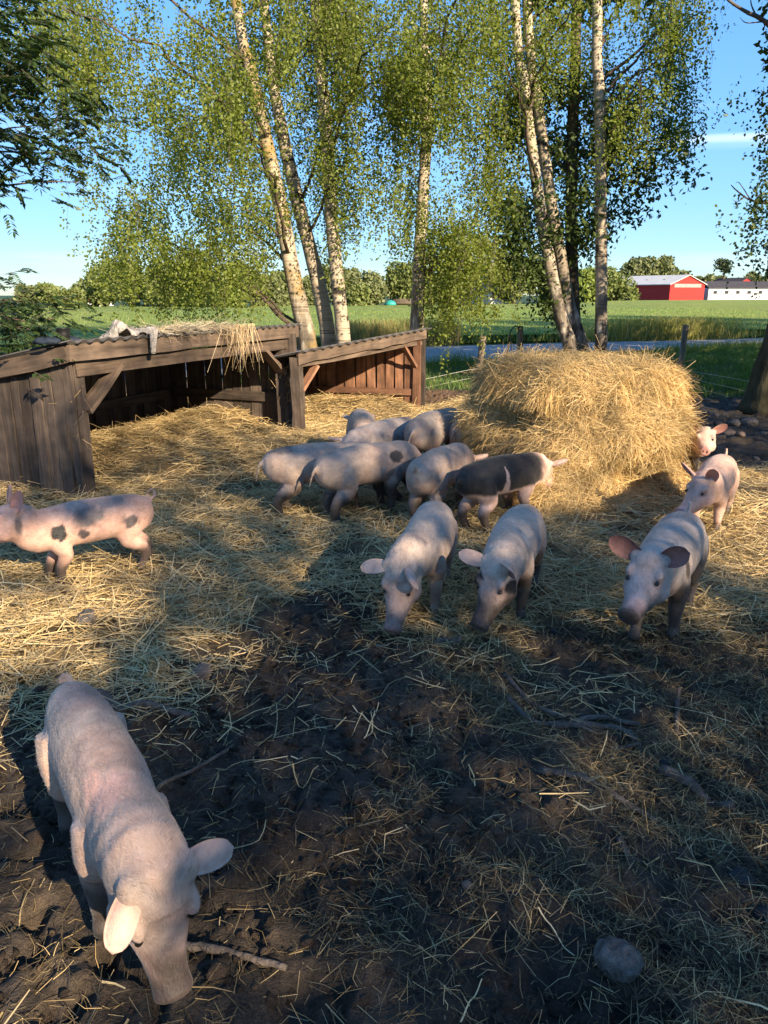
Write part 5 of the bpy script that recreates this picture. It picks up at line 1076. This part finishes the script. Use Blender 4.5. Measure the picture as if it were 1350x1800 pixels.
tag(ob('tarpaulin', mesh('tarpaulin', *loft([P[14*k:14*k+14] for k in range(4)]), None, True), simple('teal_tarp', (.03, .30, .26), .5, .4, .2, 2, .2), None, (q[0], 106, .3)), 'small teal tarpaulin heap at the far field edge', 'tarpaulin')
q = aty(712, 541, 107.)
for k in range(3):
    tag(ob('log', mesh('log', *tube(np.array([(-2, 0, 0), (0, .1, .05), (2, 0, 0)]), [.25, .27, .22], 8), None, True), M['bark'], None, (q[0]+.4*k, 107+.2*k, .55+.3*(k == 1)), (0, 0, .1*k)), '%s felled log beside the teal tarpaulin heap' % ('nearest', 'topmost', 'farthest')[k], 'log', 'logs at the field edge')

# ------------------------------------------------------------------ fence
fence = thing('wire_fence', 'low wire fence on grey posts behind the hay', 'fence', (0, 0, 0))
def post(px, top, Yd, r, parent, lean=(0, 0), name='post'):
    b0 = aty(px, top, Yd); P = np.array([(b0[0]+lean[0], Yd, -.1), (b0[0]+lean[0]*.5, Yd, b0[2]*.5), (b0[0], Yd, b0[2]-.01), (b0[0], Yd, b0[2])]); return ob(name, mesh(name, *tube(P, [r*1.05, r, r*.95, r*.7], 10, None, .12)), M['post'], parent), P
post(849, 590, 14.6, .065, fence, (-.06, 0)); post(915, 573, 15.4, .058, fence, (.02, 0))
pf = thing('fence_post', 'lone weathered post on the verge right of the birches', 'post', (0, 0, 0)); post(1206, 571, 17.6, .062, pf, (-.03, 0))
def wire(pts, r=.0035):
    P = np.array(pts); Q = curve_pts(P, 14); ob('wire', mesh('wire', *tube(Q, r, 5), None, True), M['wire'], fence)
for k in range(4):
    dy = 21*k; wire([aty(915, 612+dy*.8, 15.4), aty(1165, 646+dy*.55, 13.9), aty(1260, 660+dy*.75, 12.8), aty(1352, 677+dy, 11.9)])
for k in range(3): wire([aty(640, 690+16*k, 12.9), aty(745, 667+15*k, 13.8), aty(848, 646+15*k, 14.6), aty(915, 640+14*k, 15.4)])
P = curve_pts([aty(x_, y_, 15.3) for x_, y_ in ((914, 577), (905, 573), (897, 585), (893, 615), (884, 645), (878, 662))], 20); tag(ob('cable', mesh('cable', *tube(P, .012, 6), None, True), M['black']), 'black cable looping down from the post behind the hay', 'cable')
P = curve_pts([aty(x_, y_, 15.2) for x_, y_ in ((896, 585), (899, 610), (904, 640))], 10); tag(ob('rope', mesh('rope', *tube(P, .007, 6), None, True), M['post']), 'thin rope hanging beside the looped black cable', 'rope')

# ------------------------------------------------------------------ things on the shelter roof
def roof_z(P): return zf+.06
def on_roof(px, back=.0):
    t0 = (px-118)/(505-118.); a = proj(*A1[:2], zf)[0]
    # find the place along the front edge that shows at this column
    lo, hi = 0., 1.
    for _ in range(30):
        mid = (lo+hi)/2; q = A1+(B1-A1)*mid
        if proj(q[0], q[1], zf)[0] < px: lo = mid
        else: hi = mid
    q = A1+(B1-A1)*lo+W1*(back-.08); return np.array([q[0], q[1], zf+.075-SL*back])
sack = []; na, nb_ = 26, 14; c0 = on_roof(205, .05); c1 = on_roof(280, .05); ax = c1-c0
for i in range(na):
    for j in range(nb_):
        u_, w_ = i/(na-1), j/(nb_-1); e_ = math.sqrt(max(0, 1-(2*u_-1)**4)); p = c0+ax*u_+W1*(w_-.15)*.42*e_
        z = .05*e_*math.sin(w_*math.pi)*(1+.9*(fbm(u_*5, w_*5, 801)-.5))+.09*(fbm(u_*11, w_*9, 803)-.4)*e_+.09*math.exp(-((u_-.08)/.10)**2)*math.exp(-((w_-.3)/.3)**2)
        sack.append(p+UPZ*z-UPZ*(SL*.42*max(0, w_-.15)))
sk = np.array(sack); ii = np.arange(na*nb_).reshape(na, nb_); F = np.stack([ii[:-1, :-1], ii[:-1, 1:], ii[1:, 1:], ii[1:, :-1]], -1).reshape(-1, 4)
o = ob('sacking', mesh('sacking', sk, F, None, True), M['cloth']); sd = o.modifiers.new('t', 'SOLIDIFY'); sd.thickness = .012; tag(o, 'crumpled grey sacking lying on the near shelter roof', 'sacking')
fl = on_roof(248, -.03); fv = np.array([fl+U1*(-.05+.10*a*(1-.7*b_))-W1*(.03+.02*math.sin(a*9))+UPZ*(.03-.20*b_) for b_ in np.linspace(0, 1, 7) for a in np.linspace(0, 1, 6)]); ii = np.arange(42).reshape(7, 6); F = np.stack([ii[:-1, :-1], ii[:-1, 1:], ii[1:, 1:], ii[1:, :-1]], -1).reshape(-1, 4)
fo = ob('flap', mesh('flap', fv, F, None, True), M['cloth'], o); sd = fo.modifiers.new('t', 'SOLIDIFY'); sd.thickness = .01
n = 2600; px = rng.uniform(262, 418, n); q = np.array([on_roof(p_, 0) for p_ in np.linspace(262, 418, 60)]); P = np.stack([np.interp(px, np.linspace(262, 418, 60), q[:, k]) for k in range(3)], 1)
hh = .05*np.exp(-((px-330)/70)**4)*rng.random(n); bk = rng.uniform(-.04, .45, n); P = P+np.outer(bk, W1)+np.outer(hh-SL*bk, UPZ); az = rng.uniform(0, 6.28, n); D = np.stack([np.cos(az), np.sin(az), rng.normal(0, .25, n)], 1)
v, f, c = ribbons(P, D, rng.uniform(.08, .24, n), rng.uniform(.003, .005, n), .2, straw_cols(n, .1)*np.array([.85, .95, 1.3]), 2)
m_ = 150; pq = np.array([on_roof(p_, -.03) for p_ in np.clip(rng.normal(400, 14, m_), 370, 425)]); D = np.stack([rng.normal(0, .25, m_), rng.normal(0, .25, m_)-.15, -np.ones(m_)], 1); v2, f2_, c2 = ribbons(pq+UPZ*.03-np.outer(rng.uniform(0, .05, m_), W1), D, rng.uniform(.12, .62, m_)*rng.random(m_)**.5, rng.uniform(.003, .0045, m_), .12, straw_cols(m_)*np.array([.95, .95, 1.1]), 2)
tag(ob('roof_straw', mesh('roof_straw', np.concatenate([v, v2]), np.concatenate([f, f2_+len(v)]), np.concatenate([c, c2])), M['straw']), 'bleached straw heaped on the near shelter roof and hanging over its edge', 'straw', kind='stuff')
q = on_roof(100, .12); a = np.arange(20)*2*math.pi/20
def lathe(prof): return loft([np.stack([r*np.cos(a), r*np.sin(a), np.full(20, z)], 1) for r, z in prof])
tag(ob('pot', mesh('pot', *lathe(((.030, 0), (.045, .01), (.05, .06), (.046, .09), (.052, .095), (.052, .10), (.044, .10), (.040, .03))), None, True), M['black'], None, q), 'small black pot standing on the left roof corner of the near shelter', 'pot')
for (px, w, lab) in ((84, .10, 'dark blue crumpled plastic left of the black pot'), (125, .12, 'flat dark tarp scrap right of the black pot')):
    q = on_roof(px if px > 118 else 118, .15)+U1*((px-118)*.0045 if px < 118 else 0); P = []
    for k, (z, r) in enumerate(((0, 1), (.02, .95), (.035, .7), (.04, .2))): P.append(np.stack([w*r*np.cos(a)*(1+.2*np.sin(3*a+k)), w*.6*r*np.sin(a)*(1+.2*np.cos(2*a)), z+.008*np.sin(5*a)], 1))
    tag(ob('plastic_scrap', mesh('plastic_scrap', *loft(P), None, True), M['blue'], None, q), lab, 'plastic')
# straw caught on the posts
for (pp, lab) in ((B1-U1*.10-W1*.07+UPZ*.62, 'tuft of straw caught on the inner corner posts of the near shelter'), (A1+U1*.02-W1*.05+UPZ*.72, 'few stalks of straw stuck to the near corner board')):
    m_ = 110 if 'tuft' in lab else 16; P = pp+rng.normal(0, 1, (m_, 3))*np.array([.05, .05, .12]); D = rng.normal(size=(m_, 3))+np.array([0, 0, -.8]); v, f, c = ribbons(P, D, rng.uniform(.06, .2, m_), rng.uniform(.003, .004, m_), .2, straw_cols(m_)*np.array([1, .9, .85]), 2); tag(ob('caught_straw', mesh('caught_straw', v, f, c), M['straw']), lab, 'straw', kind='stuff')

# ------------------------------------------------------------------ sticks and stones in the mud
def stick(label, pts, r0, r1, forks=(), mt='stick', name='stick', lift=.6):
    P = curve_pts([gnd(*q) for q in pts], 16); P[:, 2] = ground_h(P[:, 0], P[:, 1]); P[:, 2] = np.interp(np.arange(16), [0, 5, 10, 15], P[[0, 5, 10, 15], 2])
    R = np.linspace(r0, r1, 16)*(1+.18*(rng.random(16)-.5)); P[:, 2] += R*lift+.006; P += rng.normal(0, r1*.12, P.shape)
    c = P[8].copy(); c[2] = 0
    o = ob(name, mesh(name, *tube(P-c, R, 9, None, .2), None, True), M[mt], None, c); tag(o, label, 'stick')
    for fk in forks:
        Q = curve_pts([gnd(*q) for q in fk], 8); Q[:, 2] = ground_h(Q[:, 0], Q[:, 1])+r1; ob('twig', mesh('twig', *tube(Q-c, np.linspace(r1*.9, r1*.5, 8), 7, None, .2), None, True), M[mt], o)
stick('long thin forked branch at the upper left of the stick heap', [(888, 1190), (930, 1225), (985, 1262), (1040, 1275)], .010, .008)
stick('crooked branch with a forked tip in the stick heap', [(892, 1228), (930, 1255), (985, 1270), (1060, 1268), (1125, 1280)], .013, .010, forks=[((1100, 1276), (1115, 1290), (1120, 1300))])
stick('dark bent branch lying under the crooked forked one', [(970, 1268), (1040, 1282), (1090, 1290), (1118, 1302)], .013, .009)
stick('thin curved twig crossing the stick heap', [(995, 1262), (1010, 1282), (1050, 1293)], .006, .005)
stick('short end of root beside the stick heap', [(1070, 1302), (1105, 1305), (1148, 1308)], .008, .007)
stick('long straight stick lying right of the middle', [(948, 1362), (1020, 1385), (1090, 1410), (1172, 1438)], .013, .010)
stick('thick stick lying near the right edge', [(1162, 1358), (1215, 1385), (1250, 1400), (1288, 1418)], .019, .014)
stick('short stake standing out of the mud at right', [(1193, 1212), (1191, 1245), (1190, 1282)], .011, .010)
stick('small forked root piece in the right foreground mud', [(1088, 1470), (1105, 1490), (1112, 1518)], .013, .007, forks=[((1106, 1492), (1130, 1500), (1150, 1508))])
stick('thin bowed twig right of the foreground pig', [(242, 1425), (285, 1390), (350, 1362), (412, 1312)], .009, .006)
stick('thick muddy branch behind the foreground pig rump', [(175, 1232), (215, 1250), (260, 1256), (338, 1268)], .024, .012)
stick('brown stick beside the foreground pig head', [(325, 1672), (390, 1680), (450, 1695), (505, 1712)], .012, .008)
stick('dark wet log end beside the noses of the two white pigs', [(762, 1136), (785, 1134), (812, 1137)], .02, .018)
def stone(label, px, py, r, mt, flat=.65, name='stone'):
    q = gnd(px, py); n_ = 14; P = []; s0_ = int(px+py)
    for i in range(1, 9):
        la = -math.pi/2+math.pi*i/9
        a_ = np.arange(n_)*2*math.pi/n_; rr = r*(1+.75*(fbm(np.cos(a_)*1.5+s0_, np.sin(a_)*1.5+la*1.3, s0_, 3)-.5)); P.append(np.stack([rr*math.cos(la)*np.cos(a_), rr*math.cos(la)*np.sin(a_)*.85, np.full(n_, r*flat*math.sin(la))+.06*r*np.cos(2*a_)], 1))
    o = ob(name, mesh(name, *loft(P), None, True), M[mt], None, (q[0], q[1], ground_h(q[0], q[1])+r*flat*.45)); o.rotation_euler = (.1, .15, s0_); return tag(o, label, 'stone')
stone('large grey stone in the right foreground', 1087, 1705, .058, 'stone', .8)
stone('dark oval stone right of the grey one', 1305, 1540, .038, 'stone_dark')
stone('dark stone cut by the right edge', 1352, 1592, .036, 'stone_dark')
stone('dark clod above the thick stick', 1168, 1337, .036, 'stone_dark', .5)
stone('round brown stone at the straw edge', 357, 1187, .058, 'stone_red', .8)
stone('half-buried stone in the sunlit straw left', 155, 1100, .06, 'stone', .6)
stone('pale pebble in the middle foreground', 822, 1555, .018, 'stone')
stone('small dark stone at the straw edge below the white pig', 975, 1105, .03, 'stone_dark')
for i, (px, py, r, mt) in enumerate(((1292, 745, .13, 'stone'), (1316, 747, .14, 'stone'), (1262, 748, .08, 'stone_dark'), (1280, 765, .09, 'stone_red'), (1302, 772, .07, 'stone_red'), (1240, 730, .07, 'stone_dark'), (1258, 735, .06, 'stone'), (1342, 765, .06, 'stone'), (1330, 800, .05, 'stone_red'), (1250, 770, .06, 'stone_dark'))):
    stone('%s stone from the left in the rubble by the wire fence' % ORD[int(np.argsort(np.argsort([1292, 1316, 1262, 1280, 1302, 1240, 1258, 1342, 1330, 1250]))[i])], px, py, r*.8, mt, .6)
P = curve_pts([gnd(*q) for q in ((662, 1122), (678, 1125), (694, 1124))], 8); P[:, 2] = ground_h(P[:, 0], P[:, 1])+.012
tag(ob('plastic_strip', mesh('plastic_strip', *tube(P, .006, 6, .3), None, True), simple('pale_blue_plastic', (.25, .42, .45), .4, .4, .1, 5, 0)), 'scrap of pale blue plastic under the white pig nose', 'plastic')
